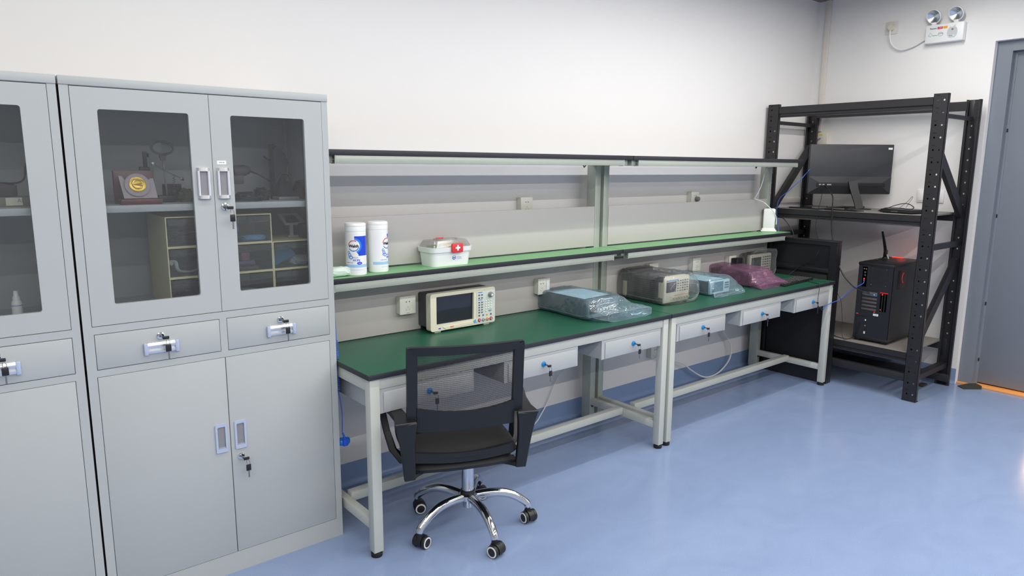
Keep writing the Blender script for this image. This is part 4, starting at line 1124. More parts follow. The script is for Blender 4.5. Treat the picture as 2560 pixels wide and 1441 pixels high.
MB(O).box(X0 + .0005, X0 + .003, -.885, -.878, .668, .675, .001).build('blue_light', M_led_b, sl)
for k in range(4):
    b = MB(O).box(X0 + .002, X0 + .006, -.902, -.800, .556 + k * .0255, .570 + k * .0255, .002)
    b.build('slot_cover', mat('slot_cover_grey', (98, 92, 88), .45, .4), t)
MB(O).box(X0 + .0005, X0 + .002, -.900, -.835, .702, .709).build('inner_glow', M_led_r2, t)
MB(O).box(X0 + .003, X0 + .006, -.972, -.918, .688, .694).build('inner_glow', M_led_r2, t)
b = MB(O)
for yy in (-.962, -.945, -.928): b.box(X0 + .004, X0 + .007, yy - .005, yy + .005, .560, .688)
b.build('vent_bars', M_black, t)
b = MB(O).cyl((X0 + .001, -.935, .680), (X0 + .004, -.935, .680), .004, seg=8).cyl((X0 + .001, -.930, .572), (X0 + .004, -.930, .572), .003, seg=8).cyl((X0 + .001, -.892, .548), (X0 + .004, -.892, .548), .004, seg=8); b.build('red_light', M_led_r, t)
b = MB(O).box(X0 + .005, X0 + .0075, -.846, -.777, .377, .510); ps = b.build('power_supply', M_blackm, t)
b = MB(O).box(X0 + .002, X0 + .006, -.842, -.834, .478, .490).box(X0 + .002, X0 + .006, -.842, -.832, .385, .402); b.build('power_switch', M_socket, ps)
MB(O).cyl((X0 + .003, -.838, .444), (X0 + .006, -.838, .444), .005, seg=10).build('yellow_stud', mat('brass', (225, 195, 100), .3), ps)
st = MB(O).box(X0 - .0008, X0 + .001, -.922, -.887, .524, .539).build('white_sticker', M_white, t)
put_text('sticker_print', 'A1002', .008, M_ink, Matrix.Translation(Vector((X0 - .0009, -.9045, .5315)) - Vector(O)) @ Matrix.Rotation(-PI / 2, 4, 'Z') @ Matrix.Rotation(PI / 2, 4, 'X'), st, extr=.0001)
MB(O).box(X0 - .0006, X0 + .001, -.786, -.772, .520, .528).build('red_sticker', M_red, t)
# side window (faces -y) with red fan ring inside
w_ = MB(O).box(3.885, 4.02, Y0 + .0015, Y0 + .0028, .715, .845).build('side_window', mat('smoked_window', (40, 24, 26), .15), t)
MB(O).tube([(3.985 + .036 * math.cos(a), Y0 + .0012, .790 + .036 * math.sin(a)) for a in [math.radians(d) for d in range(110, 260, 12)]], .0022, 6, smooth=False).build('fan_glow', M_led_r2, w_)
MB(O).box(4.235, 4.262, -.87, -.80, Z1 - .0005, Z1 + .003).build('top_light', M_led_r, t)
tl = bpy.data.lights.new('tower_glow', 'POINT'); tl.energy = .05; tl.color = (1, .08, .04); tl.shadow_soft_size = .03
lo = bpy.data.objects.new('tower_glow', tl); COL.objects.link(lo); lo.location = (.24, .02, .61); lo.parent = t
tl = bpy.data.lights.new('tower_glow', 'POINT'); tl.energy = .05; tl.color = (1, .10, .05); tl.shadow_soft_size = .03
lo = bpy.data.objects.new('tower_glow', tl); COL.objects.link(lo); lo.location = (-.05, .19, .22); lo.parent = t
# antenna standing on the tower
O = (4.12, -.80, .8932)
t = thing('antenna', O, 'black stick antenna standing on top of the computer tower', 'antenna')
MB(O).cyl((4.12, -.80, .8932), (4.12, -.80, .905), .020, .016, 20).build('base', M_black, t)
MB(O).box(4.108, 4.132, -.812, -.788, .902, .955, .004).build('hinge', M_black, t)
MB(O).sweep_box([(4.12, -.80, .94), (4.112, -.788, 1.01), (4.10, -.772, 1.09)], [.020, .017, .012], [.010, .010, .008], up=(1, 0, 0)).build('whip', M_black, t)
MB(O).cyl((4.112, -.826, .895), (4.108, -.816, .925), .005, seg=10).build('connector', M_socket, t)
MB(O).tube([(4.10, -.81, .895), (4.05, -.83, .8955), (4.02, -.80, .896), (3.95, -.82, .896), (3.90, -.79, .896), (3.83, -.78, .896)], .0025, 7).build('lead', M_black, t)

# ================================================================== CABLES
def cable(name, pts, r, m, label, o=None):
    c = sum((Vector(p) for p in pts), Vector()) / len(pts)
    b = MB(c).tube(pts, r, 8).build(name, m)
    return tag(b, label, 'cable')
cable('display_cable', [(3.955, -.385, 1.412), (3.90, -.43, 1.402), (3.80, -.51, 1.37), (3.72, -.572, 1.335), (3.704, -.583, 1.26), (3.704, -.585, 1.20), (3.704, -.587, 1.144), (3.704, -.602, 1.057), (3.704, -.625, .98), (3.705, -.653, .884), (3.708, -.70, .798), (3.715, -.752, .742), (3.735, -.782, .712), (3.77, -.815, .69), (3.798, -.845, .678)], .0048, M_black, 'thick black cable hanging from the monitor down to the computer')
cable('mouse_cable', [(3.945, -.375, 1.408), (3.90, -.40, 1.36), (3.83, -.43, 1.30), (3.72, -.475, 1.262), (3.704, -.475, 1.185), (3.704, -.472, 1.123), (3.704, -.498, 1.038), (3.703, -.530, .99), (3.648, -.53, .94), (3.646, -.52, .90), (3.643, -.475, .872), (3.642, -.40, .823), (3.60, -.35, .765)], .0016, M_black, 'thin black cable dropping from the monitor onto the black panel')
cable('network_cable', [(4.33, -.16, 1.60), (4.28, -.10, 1.54), (4.2, -.131, 1.526), (4.0, -.236, 1.527), (3.8, -.342, 1.527), (3.79, -.315, 1.489), (3.76, -.286, 1.438), (3.73, -.224, 1.366), (3.715, -.172, 1.313), (3.706, -.159, 1.25), (3.704, -.162, 1.196), (3.705, -.182, 1.112), (3.69, -.20, 1.05), (3.69, -.22, 1.036)], .0028, M_bluecable, 'blue network cable curving down at the far side of the rack')
cable('network_cable', [(3.801, -.803, .776), (3.785, -.812, .765), (3.765, -.814, .746), (3.75, -.778, .718), (3.74, -.738, .684), (3.725, -.705, .645), (3.69, -.69, .620), (3.64, -.688, .612), (3.56, -.688, .606), (3.50, -.687, .588), (3.45, -.69, .578)], .0026, M_bluecable, 'blue network cable running from the computer to the end of the workbench')
cable('keyboard_cable', [(3.46, -.50, .773), (3.44, -.60, .762), (3.41, -.672, .762), (3.402, -.6855, .752), (3.397, -.69, .721), (3.385, -.692, .666), (3.393, -.692, .616), (3.43, -.692, .590), (3.45, -.692, .585)], .0018, M_black, 'thin black keyboard cable hanging over the workbench edge')
cable('cable_joint', [(3.43, -.694, .597), (3.46, -.694, .580)], .006, M_black, 'black cable joint hanging beside the last workbench drawer')
cable('lead_cable', [(3.46, -.49, .773), (3.50, -.58, .762), (3.548, -.66, .7605), (3.57, -.686, .755), (3.60, -.69, .71), (3.668, -.695, .66), (3.712, -.70, .60), (3.714, -.72, .45), (3.70, -.735, .36), (3.735, -.74, .332), (3.80, -.735, .332)], .0014, M_black, 'thin dark lead trailing over the bench corner to the rack shelf')
cable('power_cable', [(1.64, -.075, .36), (1.618, -.03, .315), (1.577, -.02, .245), (1.529, -.02, .152), (1.472, -.025, .088), (1.416, -.035, .045), (1.30, -.05, .010), (1.10, -.06, .008)], .004, M_white, 'white cable hanging behind the left workbench near its right end')
cable('power_cable', [(3.22, -.05, .42), (3.267, -.05, .332), (3.347, -.05, .252), (3.384, -.05, .185), (3.377, -.05, .108), (3.31, -.05, .05), (3.213, -.052, .015), (3.089, -.055, .012), (3.005, -.052, .038), (2.893, -.05, .101), (2.811, -.05, .156), (2.707, -.05, .199), (2.58, -.05, .235), (2.50, -.05, .27)], .0055, M_white, 'thick white cable drooping in a loop under the right workbench')
cable('lamp_cable', [(3.50, -.2, 1.545), (3.449, -.2, 1.531), (3.422, -.2, 1.453), (3.403, -.19, 1.384), (3.40, -.16, 1.325), (3.41, -.149, 1.318), (3.44, -.20, 1.295), (3.463, -.22, 1.273), (3.53, -.24, 1.22), (3.56, -.245, 1.17), (3.565, -.243, 1.13)], .0032, M_white, 'white lamp cable running down to the tower power strip')
cable('adapter_cable', [(3.60, -.15, 1.24), (3.69, -.151, 1.20), (3.70, -.19, 1.18), (3.70, -.225, 1.164), (3.695, -.285, 1.106), (3.690, -.312, 1.067), (3.688, -.319, 1.036)], .0034, M_black, 'black cable arching behind the tower power strip')
# plug block on the rack shelf
tag(MB((3.80, -.72, .329)).box(3.90, 3.95, -.42, -.36, .3292, .358, .005).build('power_adapter', M_black), 'small black power block on the lower rack shelf left of the computer', 'power adapter')
cable('adapter_cable', [(3.93, -.42, .338), (3.86, -.52, .332), (3.80, -.62, .332), (3.77, -.70, .332), (3.79, -.76, .340), (3.80, -.79, .40), (3.801, -.80, .46)], .0030, M_black, 'black mains lead lying on the lower rack shelf beside the computer')

# wrist strap: blue coil against the cabinet side
b = MB((.02, -.39, .40)); pts = []
b.tube([(.006, -.395, 1.010), (.008, -.39, 1.00), (.012, -.388, .92), (.014, -.388, .832)], .0022, 7)
n_ = 34
for i in range(n_ * 12 + 1):
    a = 2 * PI * i / 12; z = .832 - (.832 - .625) * i / (n_ * 12.0)
    pts.append((.014 + .0065 * math.cos(a), -.388 + .0065 * math.sin(a), z))
b.tube(pts, .0022, 5, smooth=False)
b.tube([(.014, -.388, .627), (.022, -.388, .58), (.028, -.388, .52), (.026, -.388, .43)], .0022, 7)
st_root = thing('wrist_strap', (.02, -.39, .40), 'blue coiled antistatic wrist strap hanging between cabinet and workbench', 'wrist strap')
b.build('coiled_lead', M_bluecable, st_root)
b = MB((.02, -.39, .40)); b.tube([(.028 + .026 * math.cos(a), -.392 + .020 * math.sin(a), .400) for a in [2 * PI * i / 20 for i in range(21)]], .011, 8, flat=(1, 0, 0), smooth=False); b.build('wrist_band', M_blue, st_root)
MB((.02, -.39, .40)).box(.014, .036, -.422, -.408, .388, .418, .004).cyl((.026, -.414, .416), (.026, -.392, .436), .004).build('clasp', mat('deep_blue_plastic', (30, 80, 200), .4), st_root)

# door wedge by the door, plus a small dark scrap behind the rack post
O = (4.40, -1.335, 0)
b = MB(O); b.prism([(4.335, .0005), (4.335, .006), (4.40, .022), (4.46, .026), (4.46, .0005)], [], -1.395, -1.325, 'y')
b.xf(Matrix.Translation((4.40, -1.335, 0)) @ Matrix.Rotation(math.radians(-40), 4, 'Z') @ Matrix.Translation((-4.40, 1.335, 0)))
t = thing('door_wedge', O, 'dark rubber door wedge on the floor by the grey door', 'door wedge')
b.build('wedge_body', mat('olive_black_rubber', (52, 52, 46), .6), t)
tag(MB((4.17, -1.12, 0)).box(4.13, 4.21, -1.14, -1.10, .0005, .014, .004).build('rubber_scrap', mat('olive_black_rubber', (52, 52, 46), .6)), 'dark scrap on the floor under the near end of the rack', 'scrap')

# ================================================================== OFFICE CHAIR
CH = math.radians(-22)
t = thing('office_chair', (.455, -.685, 0), 'black mesh-back swivel chair with chrome base, facing the left workbench', 'office chair', rz=CH)
cx = -.060
# --- base (pentagon angles measured in world, turned into the chair's frame)
LB().lathe([(0, .090), (.021, .090), (.021, .118), (.040, .128), (.042, .150), (.030, .158), (0, .158)], (0, 0, 0), 32).build('base_hub', M_chrome, t)
LB().lathe([(.030, .156), (.033, .158), (.031, .168), (.026, .170)], (0, 0, 0), 28).build('column_collar', M_black, t)
LB().cyl((0, 0, .156), (0, 0, .335), .0265, seg=32).build('gas_column', M_chrome, t)
for k in range(5):
    a = math.radians(42 + 72 * k) - CH; ca, sa = math.cos(a), math.sin(a)
    def P(r, z): return (r * ca, r * sa, z)
    b = LB(); b.tube([P(.030, .140), P(.09, .146), (P(.15, .143)), P(.20, .126), P(.24, .100), P(.258, .084), P(.264, .068)], [.019, .0195, .0195, .0185, .0172, .0165, .0155], 16)
    lg = b.build('base_leg', M_chrome, t)
    cr = [math.radians(x) for x in (-8.5, 0, 42, 305, 289)][k]   # castor swivel
    cc = Vector(P(.262, 0))
    sw = Matrix.Translation(cc) @ Matrix.Rotation(cr - CH * 0, 4, 'Z')
    b = LB(); b.cyl((0, 0, .048), (0, 0, .070), .0125, seg=18).box(-.014, .026, -.0105, .0105, .026, .054, .006)
    n_ = 14
    prof = [(.010 + .0285 * math.cos(q), .027 + .0285 * math.sin(q)) for q in [math.radians(d) for d in range(-20, 201, 20)]]
    b.prism([(x, z) for x, z in prof], [], -.0135, .0135, 'y'); b.xf(sw); cs = b.build('castor_hood', M_black, t)
    for s in (-1, 1):
        b = LB(); b.lathe([(0, -.008), (.0235, -.008), (.0262, -.005), (.0262, .005), (.0235, .008), (0, .008)], (0, 0, 0), 28, Matrix.Rotation(PI / 2, 4, 'X'))
        b.mi = 1; b.lathe([(.0175, .0083), (.0235, .0083), (.0225, .0095), (.0175, .0095)], (0, 0, 0), 28, Matrix.Rotation(-s * PI / 2, 4, 'X'))
        b.mi = 0; b.lathe([(0, .0100), (.0175, .0090), (.0175, .008), (0, .008)], (0, 0, 0), 28, Matrix.Rotation(-s * PI / 2, 4, 'X'))
        b.xf(sw @ Matrix.Translation((.010, s * .0225, .0264))); b.build('castor_wheel', [M_black, M_socket], cs)
# --- seat
def slab(b, prof, hw, y0, y1):
    pass
def cushion(name, x0, x1, y0, y1, z0, z1, r, m, dome=.012, edge=.02):
    b = LB(); nx, ny = 20, 20
    def outline(s):  # superellipse
        return s
    V = {}
    for side in (0, 1):
        for i in range(nx + 1):
            for j in range(ny + 1):
                u = -1 + 2 * i / nx; v = -1 + 2 * j / ny
                # square to rounded square
                k = .16; x = u * math.sqrt(1 - k * v * v); y = v * math.sqrt(1 - k * u * u)
                d = max(abs(u), abs(v)); h = (1 - d ** 8) ** .5
                zz = (z0 + z1) / 2 + (1 if side else -1) * (z1 - z0) / 2 * h + (dome * (1 - d * d) if side else 0)
                if (i in (0, nx) or j in (0, ny)) and side: V[side, i, j] = V[0, i, j]; continue
                V[side, i, j] = b.bm.verts.new(((x0 + x1) / 2 + x * (x1 - x0) / 2, (y0 + y1) / 2 + y * (y1 - y0) / 2, zz))
        for i in range(nx):
            for j in range(ny):
                q = [V[side, i, j], V[side, i + 1, j], V[side, i + 1, j + 1], V[side, i, j + 1]]
                b.bm.faces.new(q if side else q[::-1])
    return b.build(name, m, t, ang=60)
cushion('seat_cushion', cx - .235, cx + .235, -.225, .245, .385, .450, .05, M_fabric)
cushion('seat_pan', cx - .215, cx + .215, -.222, .225, .345, .402, .05, M_blackm, dome=0)
LB().box(-.09, .06, -.10, .12, .325, .366, .008).box(cx - .20, cx + .20, -.02, .04, .345, .366, .004).box(cx - .22, cx + .22, -.19, -.14, .350, .366, .004).build('tilt_mechanism', M_blackm, t)
# --- back frame, bowed slightly; the plane leans back towards the top
def by(x, z): return -.212 - .085 * (z - .40) - .030 * (1 - ((x - cx) / .23) ** 2) * (.5 if z < .5 else 1) + .012
def back_plate(name, outer, holes, th, m, parent=None, off=0.0):
    b = LB(); b.prism(outer, holes, 0, th, 'y')
    # refine so the plate can bow
    for _ in range(0): pass
    bmesh.ops.subdivide_edges(b.bm, edges=[e for e in b.bm.edges if abs(e.verts[0].co.x - e.verts[1].co.x) > .05], cuts=7, use_grid_fill=True)
    bmesh.ops.triangulate(b.bm, faces=[f for f in b.bm.faces if len(f.verts) > 4])
    for v in b.bm.verts: v.co.y += by(v.co.x, v.co.z) + off
    return b.build(name, m, parent or t, ang=30)
def loft_band(name, f_in, f_out, xs, th, m, off=0.0):
    """horizontal band between z=f_in(x) and f_out(x)"""
    b = LB(); V = []
    for x in xs:
        r = []
        for z, dy in ((f_in(x), 0), (f_in(x), th), (f_out(x), th), (f_out(x), 0)): r.append(b.bm.verts.new((x, by(x, z) + off + dy, z)))
        V.append(r)
    for A, B in zip(V[:-1], V[1:]):
        for k in range(4): b.bm.faces.new((A[k], A[(k + 1) % 4], B[(k + 1) % 4], B[k]))
    b.bm.faces.new(V[0]); b.bm.faces.new(V[-1][::-1])
    bmesh.ops.bevel(b.bm, geom=[e for e in b.bm.edges if len(e.link_faces) == 2 and e.calc_face_angle(0) > 1.0], offset=.003, segments=2, affect='EDGES', profile=.5)
    return b
XS = [cx - .226 + .452 * i / 24 for i in range(25)]
b = loft_band('', lambda x: .842 + 0 * x, lambda x: .874 - .25 * max(0, abs(x - cx) - .215), XS, .022, M_navy)
for s in (-1, 1):   # side stiles
    xi = cx + s * .208; pts = [(xi + s * .001, by(xi, z) + .011, z) for z in [.583 + .028 * i for i in range(11)]] + [(xi, by(xi, .866) + .011, .866)]
    b.sweep_box([(x, y, z) for x, y, z in pts], [.040] * len(pts), [.022] * len(pts), up=(0, 1, 0))
bf = b.build('back_frame', M_navy, t, ang=40)
mb = LB(); xs = [cx - .194 + .388 * i / 20 for i in range(21)]; zs = [.60 + .248 * j / 10 for j in range(11)]; V = [[mb.bm.verts.new((x, by(x, z) + .010, z)) for z in zs] for x in xs]
for i in range(20):
    for j in range(10): mb.bm.faces.new((V[i][j], V[i + 1][j], V[i + 1][j + 1], V[i][j + 1]))
mb.build('mesh_panel', M_mesh, t)
XL_ = [cx - .192 + .384 * i / 24 for i in range(25)]
loft_band('', lambda x: .536 + .0 * x, lambda x: .632 - .020 * (1 - ((x - cx) / .186) ** 2), XL_, .012, M_navy, off=-.002).build('lumbar_panel', M_navy, t, ang=40)
XRL = [cx - .200 + .400 * i / 24 for i in range(25)]
loft_band('', lambda x: .408 - .014 * (1 - ((x - cx) / .2) ** 2), lambda x: .448 - .014 * (1 - ((x - cx) / .2) ** 2), XRL, .020, M_black, off=-.006).build('rear_crossbar', M_navy, t, ang=40)
# --- arms: closed loops
for s in (-1, 1):
    b = LB(); k = .002 if s > 0 else -.006
    X = lambda v: cx + s * (v + k)
    # rear upright: flat plate from under the seat up to the armrest, widening at the top
    pts = [(X(.226), -.205, .340), (X(.230), -.215, .40), (X(.236), -.226, .48), (X(.240), -.236, .545), (X(.243), -.240, .582)]
    b.sweep_box(pts, [.022, .024, .024, .022, .018], [.044, .048, .056, .072, .088], up=(1, 0, 0))
    # armrest pad
    pts = [(X(.243), -.249, .580), (X(.250), -.18, .581), (X(.262), -.09, .582), (X(.285), .0, .581), (X(.300), .06, .577), (X(.302), .085, .566)]
    b.sweep_box(pts, [.088, .058, .052, .050, .050, .046], [.014, .020, .024, .022, .018, .010])
    # front member sweeping down and back under the seat
    pts = [(X(.298), .070, .568), (X(.292), .068, .52), (X(.280), .045, .45), (X(.262), .0, .385), (X(.230), -.04, .356), (X(.17), -.06, .350)]
    b.sweep_box(pts, [.028] * 6, [.050, .048, .050, .052, .044, .030], up=(0, 1, 0))
    # foot linking upright to the seat pan
    pts = [(X(.226), -.205, .352), (X(.20), -.17, .348), (X(.14), -.14, .350)]
    b.sweep_box(pts, [.040, .040, .030], [.022, .018, .012])
    bmesh.ops.remove_doubles(b.bm, verts=b.bm.verts[:], dist=1e-5)
    o = b.build('armrest', M_navy, t, ang=50)
    md = o.modifiers.new('soft_edges', 'BEVEL'); md.width = .005; md.segments = 3; md.limit_method = 'ANGLE'; md.angle_limit = math.radians(40)

# ================================================================== CABINET CONTENTS, upper shelf
ZC = 1.4022
# award plaque
LEAN = Matrix.Translation((-.648, -.326, 1.421)) @ Matrix.Rotation(math.radians(-17), 4, 'X') @ Matrix.Translation((.648, .326, -1.421))
O = (-.648, -.32, ZC)
t = thing('award_plaque', O, 'gold medal award plaque on a dark red base behind the left glass door', 'plaque')
MB(O).box(-.711, -.585, -.352, -.300, ZC, ZC + .018, .002).build('base', M_wood, t)
pl = [(-.706, 1.500), (-.695, 1.498), (-.688, 1.485), (-.675, 1.490), (-.652, 1.495), (-.628, 1.490), (-.616, 1.485), (-.609, 1.490), (-.600, 1.490), (-.594, 1.421), (-.697, 1.421)]
b = MB(O).prism(pl, [], -.330, -.320, 'y').xf(LEAN).build('frame', M_pinkgrey, t)
MB(O).lathe([(0, 0), (.040, 0), (.040, .004), (.034, .006), (.026, .004), (0, .004)], (-.652, -.331, 1.466), 40, Matrix.Rotation(PI / 2, 4, 'X')).xf(LEAN).build('ring', M_pinkgrey, t)
MB(O).lathe([(0, 0), (.026, 0), (.026, .0030), (.0235, .004), (0, .004)], (-.652, -.3345, 1.468), 40, Matrix.Rotation(PI / 2, 4, 'X')).xf(LEAN).build('medal', M_goldrim, t)
b = MB(O); b.tube([(-.652 + .016 * math.cos(a), -.3392, 1.468 + .015 * math.sin(a)) for a in [math.radians(d) for d in range(20, 350, 15)]] + [(-.667, -.3392, 1.467), (-.640, -.3392, 1.469)], .0028, 6, smooth=False); b.xf(LEAN); b.build('medal_relief', M_gold, t)
O = (-.648, -.27, ZC)
tag(MB(O).box(-.716, -.590, -.280, -.262, ZC, ZC + .113, .002).build('presentation_case', M_wood), 'dark red upright case just behind the gold plaque', 'case')
tag(MB((-.61, -.24, ZC)).box(-.625, -.592, -.245, -.222, ZC, ZC + .125, .004).box(-.611, -.598, -.24, -.23, ZC + .12, ZC + .178, .002).cyl((-.596, -.236, ZC + .165), (-.592, -.236, ZC + .165), .007, seg=12).build('handheld_radio', M_blackm), 'slim black device with a stub antenna behind the plaque', 'radio')
# helping-hand magnifier
O = (-.545, -.22, ZC)
t = thing('magnifier_stand', O, 'helping-hand stand with an oval magnifier in the left glass compartment', 'magnifier')
MB(O).box(-.575, -.515, -.250, -.190, ZC, ZC + .024, .003).build('base', M_black, t)
b = MB(O); b.tube([(-.543 + .036 * math.cos(a), -.22 + .006 * math.sin(a), 1.594 + .023 * math.sin(a)) for a in [2 * PI * i / 32 for i in range(33)]], .0042, 8, smooth=False); rg = b.build('lens_ring', M_dkgrey, t)
MB(O).lathe([(0, -.0008), (.030, -.0008), (.030, .0008), (0, .0008)], (-.543, -.22, 1.594), 32, Matrix.Rotation(PI / 2, 4, 'X') @ Matrix.Scale(.62, 4, (0, 1, 0))).build('lens', M_acryl, rg)
MB(O).prism([(-.556, 1.572), (-.530, 1.572), (-.536, 1.548), (-.550, 1.548)], [], -.226, -.214, 'y').build('lens_clamp', M_dkgrey, t)
MB(O).tube([(-.543, -.22, 1.55), (-.541, -.22, 1.50), (-.538, -.22, ZC + .024)], .0030, 8).build('stem', M_steel, t)
MB(O).tube([(-.577, -.225, 1.537), (-.545, -.225, 1.515), (-.515, -.225, 1.500), (-.484, -.225, 1.484)], .0016, 6).build('cross_arm', M_steel, t)
for p in ((-.577, 1.537), (-.484, 1.484)): MB(O).box(p[0] - .006, p[0] + .006, -.230, -.220, p[1] - .006, p[1] + .006, .002).build('clip', M_steel, t)
b = MB(O)
pts = [(-.512 + .004 * math.cos(a), -.225 + .004 * math.sin(a), 1.50 - .0011 * i) for i, a in enumerate([2 * PI * i / 8 for i in range(80)])]; b.tube(pts, .0009, 5, smooth=False); b.build('solder_spring', M_steel, t)
tag(MB((-.50, -.2, ZC)).box(-.535, -.475, -.175, -.140, ZC, ZC + .062, .003).build('component_box', M_blackm), 'small black box behind the magnifier stand', 'box')
tag(crumple('cable_bundle', -.478, -.24, ZC + .022, .022, .022, .024, mat('olive_bundle', (70, 76, 54), .7), seed=9), 'small olive bundle at the right of the left glass compartment', 'bundle')
# gooseneck lamp, right door
O = (-.15, -.25, ZC)
t = thing('gooseneck_lamp', O, 'dark gooseneck desk lamp behind the right glass door', 'desk lamp')
MB(O).box(-.155, -.072, -.290, -.220, ZC, ZC + .012, .003).build('base_plate', M_midgrey, t)
MB(O).prism([(-.145, ZC + .012), (-.082, ZC + .012), (-.094, ZC + .055), (-.100, ZC + .072), (-.118, ZC + .074), (-.126, ZC + .058), (-.142, ZC + .060)], [], -.275, -.235, 'y').build('clamp', M_black, t)
MB(O).tube([(-.100, -.25, 1.470), (-.092, -.25, 1.486), (-.100, -.25, 1.500), (-.117, -.25, 1.504), (-.134, -.25, 1.494), (-.148, -.25, 1.470), (-.157, -.25, 1.466), (-.185, -.25, 1.482), (-.213, -.25, 1.498), (-.250, -.25, 1.513)], .0035, 8).build('gooseneck', M_black, t)
MB(O).lathe([(0, -.012), (.010, -.012), (.016, -.002), (.021, .012), (.021, .052), (.019, .052), (.019, .012), (0, .004)], (-.258, -.25, 1.516), 28, Matrix.Rotation(math.radians(-96), 4, 'Y')).build('lamp_shade', M_dkgrey, t)
MB(O).box(-.312, -.276, -.262, -.238, 1.464, 1.500, .002).build('lamp_holder', M_dkgrey, t)
t = thing('fan_blade_guard', (-.11, -.17, ZC), 'tall dark curved guard standing behind the gooseneck lamp', 'guard')
OO = (-.11, -.17, ZC)
MB(OO).prism([(-.128, ZC), (-.085, ZC), (-.078, 1.50), (-.068, 1.545), (-.072, 1.57), (-.095, 1.60), (-.112, 1.612), (-.128, 1.592)], [], -.180, -.160, 'y').build('shell', mat('slate_plastic', (44, 48, 60), .5), t)
MB(OO).box(-.138, -.126, -.185, -.155, ZC, 1.618, .002).build('upright_bar', M_blackm, t)
MB(OO).tube([(-.165, -.18, 1.568), (-.137, -.18, 1.55)], .003, 6).build('peg', M_blackm, t)
# cables coil
b = MB((-.29, -.30, ZC))
for k in range(7):
    rx_, ry_ = .062 - .005 * k, .038 - .002 * k
    b.tube([(-.285 + rx_ * math.cos(a) + .004 * math.sin(3 * a + k), -.30 + ry_ * math.sin(a), ZC + .004 + .0042 * k + .003 * math.sin(2 * a + k)) for a in [2 * PI * i / 24 for i in range(25)]], .0028, 6, smooth=False)
tag(b.build('coiled_cable', M_black), 'coil of black cable on the shelf behind the right glass door', 'cable')
tag(crumple('plug_bundle', -.215, -.27, ZC + .022, .024, .022, .024, M_blackm, seed=5), 'round black plug bundle beside the cable coil', 'plug bundle')
tag(MB((-.04, -.22, ZC)).prism([(-.075, ZC), (-.030, ZC), (-.030, ZC + .075), (-.045, ZC + .068), (-.058, ZC + .045), (-.072, ZC + .040)], [], -.24, -.19, 'y').build('brown_case', mat('dark_brown', (60, 40, 38), .6)), 'dark brown case at the right end behind the glass', 'case')

# ================================================================== CABINET CONTENTS, drawer organisers
ZO = 1.0362
YO0, YO1 = -.345, -.075
def organiser(x0, x1, z0, z1, label, handle=True):
    O = ((x0 + x1) / 2, (YO0 + YO1) / 2, z0)
    t = thing('drawer_organiser', O, label, 'drawer organiser')
    w = .0035
    b = MB(O); b.box(x0, x0 + w, YO0, YO1, z0, z1).box(x1 - w, x1, YO0, YO1, z0, z1).box(x0 + w, x1 - w, YO0, YO1, z0, z0 + w).box(x0 + w, x1 - w, YO0, YO1, z1 - w, z1).box(x0, x1, YO1 - w, YO1, z0, z1)
    b.build('frame', M_org, t, smooth=False)
    d = MB(O); e_ = .0012
    a0, a1, c0, c1 = x0 + w + .001, x1 - w - .001, z0 + w + .001, z1 - w - .003
    d.box(a0, a1, YO0 + .001, YO0 + .001 + e_, c0, c1).box(a0, a0 + e_, YO0 + .003, YO1 - .008, c0, c1 - .004).box(a1 - e_, a1, YO0 + .003, YO1 - .008, c0, c1 - .004).box(a0 + e_, a1 - e_, YO0 + .003, YO1 - .008, c0, c0 + e_)
    d = d.build('clear_drawer', M_acryl, t, smooth=False)
    MB(O).box(a0 + .002, a1 - .002, YO0 - .008, YO0 + .001, c1 - .020, c1 - .0175).box(a0 + .002, a1 - .002, YO0 - .009, YO0 - .0075, c1 - .024, c1 - .002).build('drawer_lip', M_acryl, d, smooth=False)
    return t
zl = [ZO, 1.140, 1.2485, 1.356]
XA, XB_, XC_, XD = -.582, -.396, -.210, -.030
def place(x0, x1, i, label): return organiser(x0 + .0005, x1 - .0005, zl[i] + .0003, zl[i + 1] - .0002, label)
place(XA, XB_, 0, 'lowest clear drawer unit of the left column, holding dark parts')
place(XA, XB_, 1, 'middle clear drawer unit of the left column, with a white band inside')
place(XA, XB_, 2, 'topmost clear drawer unit of the left column')
place(XB_, XC_, 0, 'lowest clear drawer unit of the middle column, with a white dish inside')
place(XB_, XC_, 1, 'middle clear drawer unit of the middle column, with purple and pink items')
place(XB_, XC_, 2, 'topmost clear drawer unit of the middle column, with a blue bag inside')
place(XC_, XD, 0, 'lowest clear drawer unit of the right column')
place(XC_, XD, 1, 'upper clear drawer unit of the right column, with a blue folder inside')
def item(o, label, cat): return tag(o, label, cat)
def zi(i): return zl[i] + .0056
item(crumple('parts_bag', -.50, -.25, zi(2) + .024, .062, .05, .024, mat('navy_parts', (32, 52, 66), .5, var=.4, scale=40), seed=21), 'dark blue bag of parts in the topmost left drawer', 'bag')
item(crumple('parts_bag', -.49, -.20, zi(1) + .032, .065, .05, .032, mat('dark_navy_cloth', (26, 36, 60), .7), seed=22), 'navy cloth bundle in the middle left drawer', 'bundle')
item(MB((-.50, -.3, zi(1))).tube([(-.560, -.315, zi(1) + .040), (-.570, -.32, zi(1) + .052), (-.552, -.322, zi(1) + .05), (-.545, -.318, zi(1) + .022), (-.525, -.312, zi(1) + .012), (-.49, -.31, zi(1) + .012), (-.458, -.312, zi(1) + .028), (-.452, -.312, zi(1) + .052), (-.43, -.31, zi(1) + .070)], .006, 8, flat=(0, 1, 0)).build('white_strap', M_socket), 'white ribbon strap looped in the middle left drawer', 'strap')
item(crumple('parts_bag', -.49, -.22, zi(0) + .036, .07, .06, .034, mat('dark_navy_cloth', (26, 36, 60), .7), seed=23), 'dark bundle filling the lowest left drawer', 'bundle')
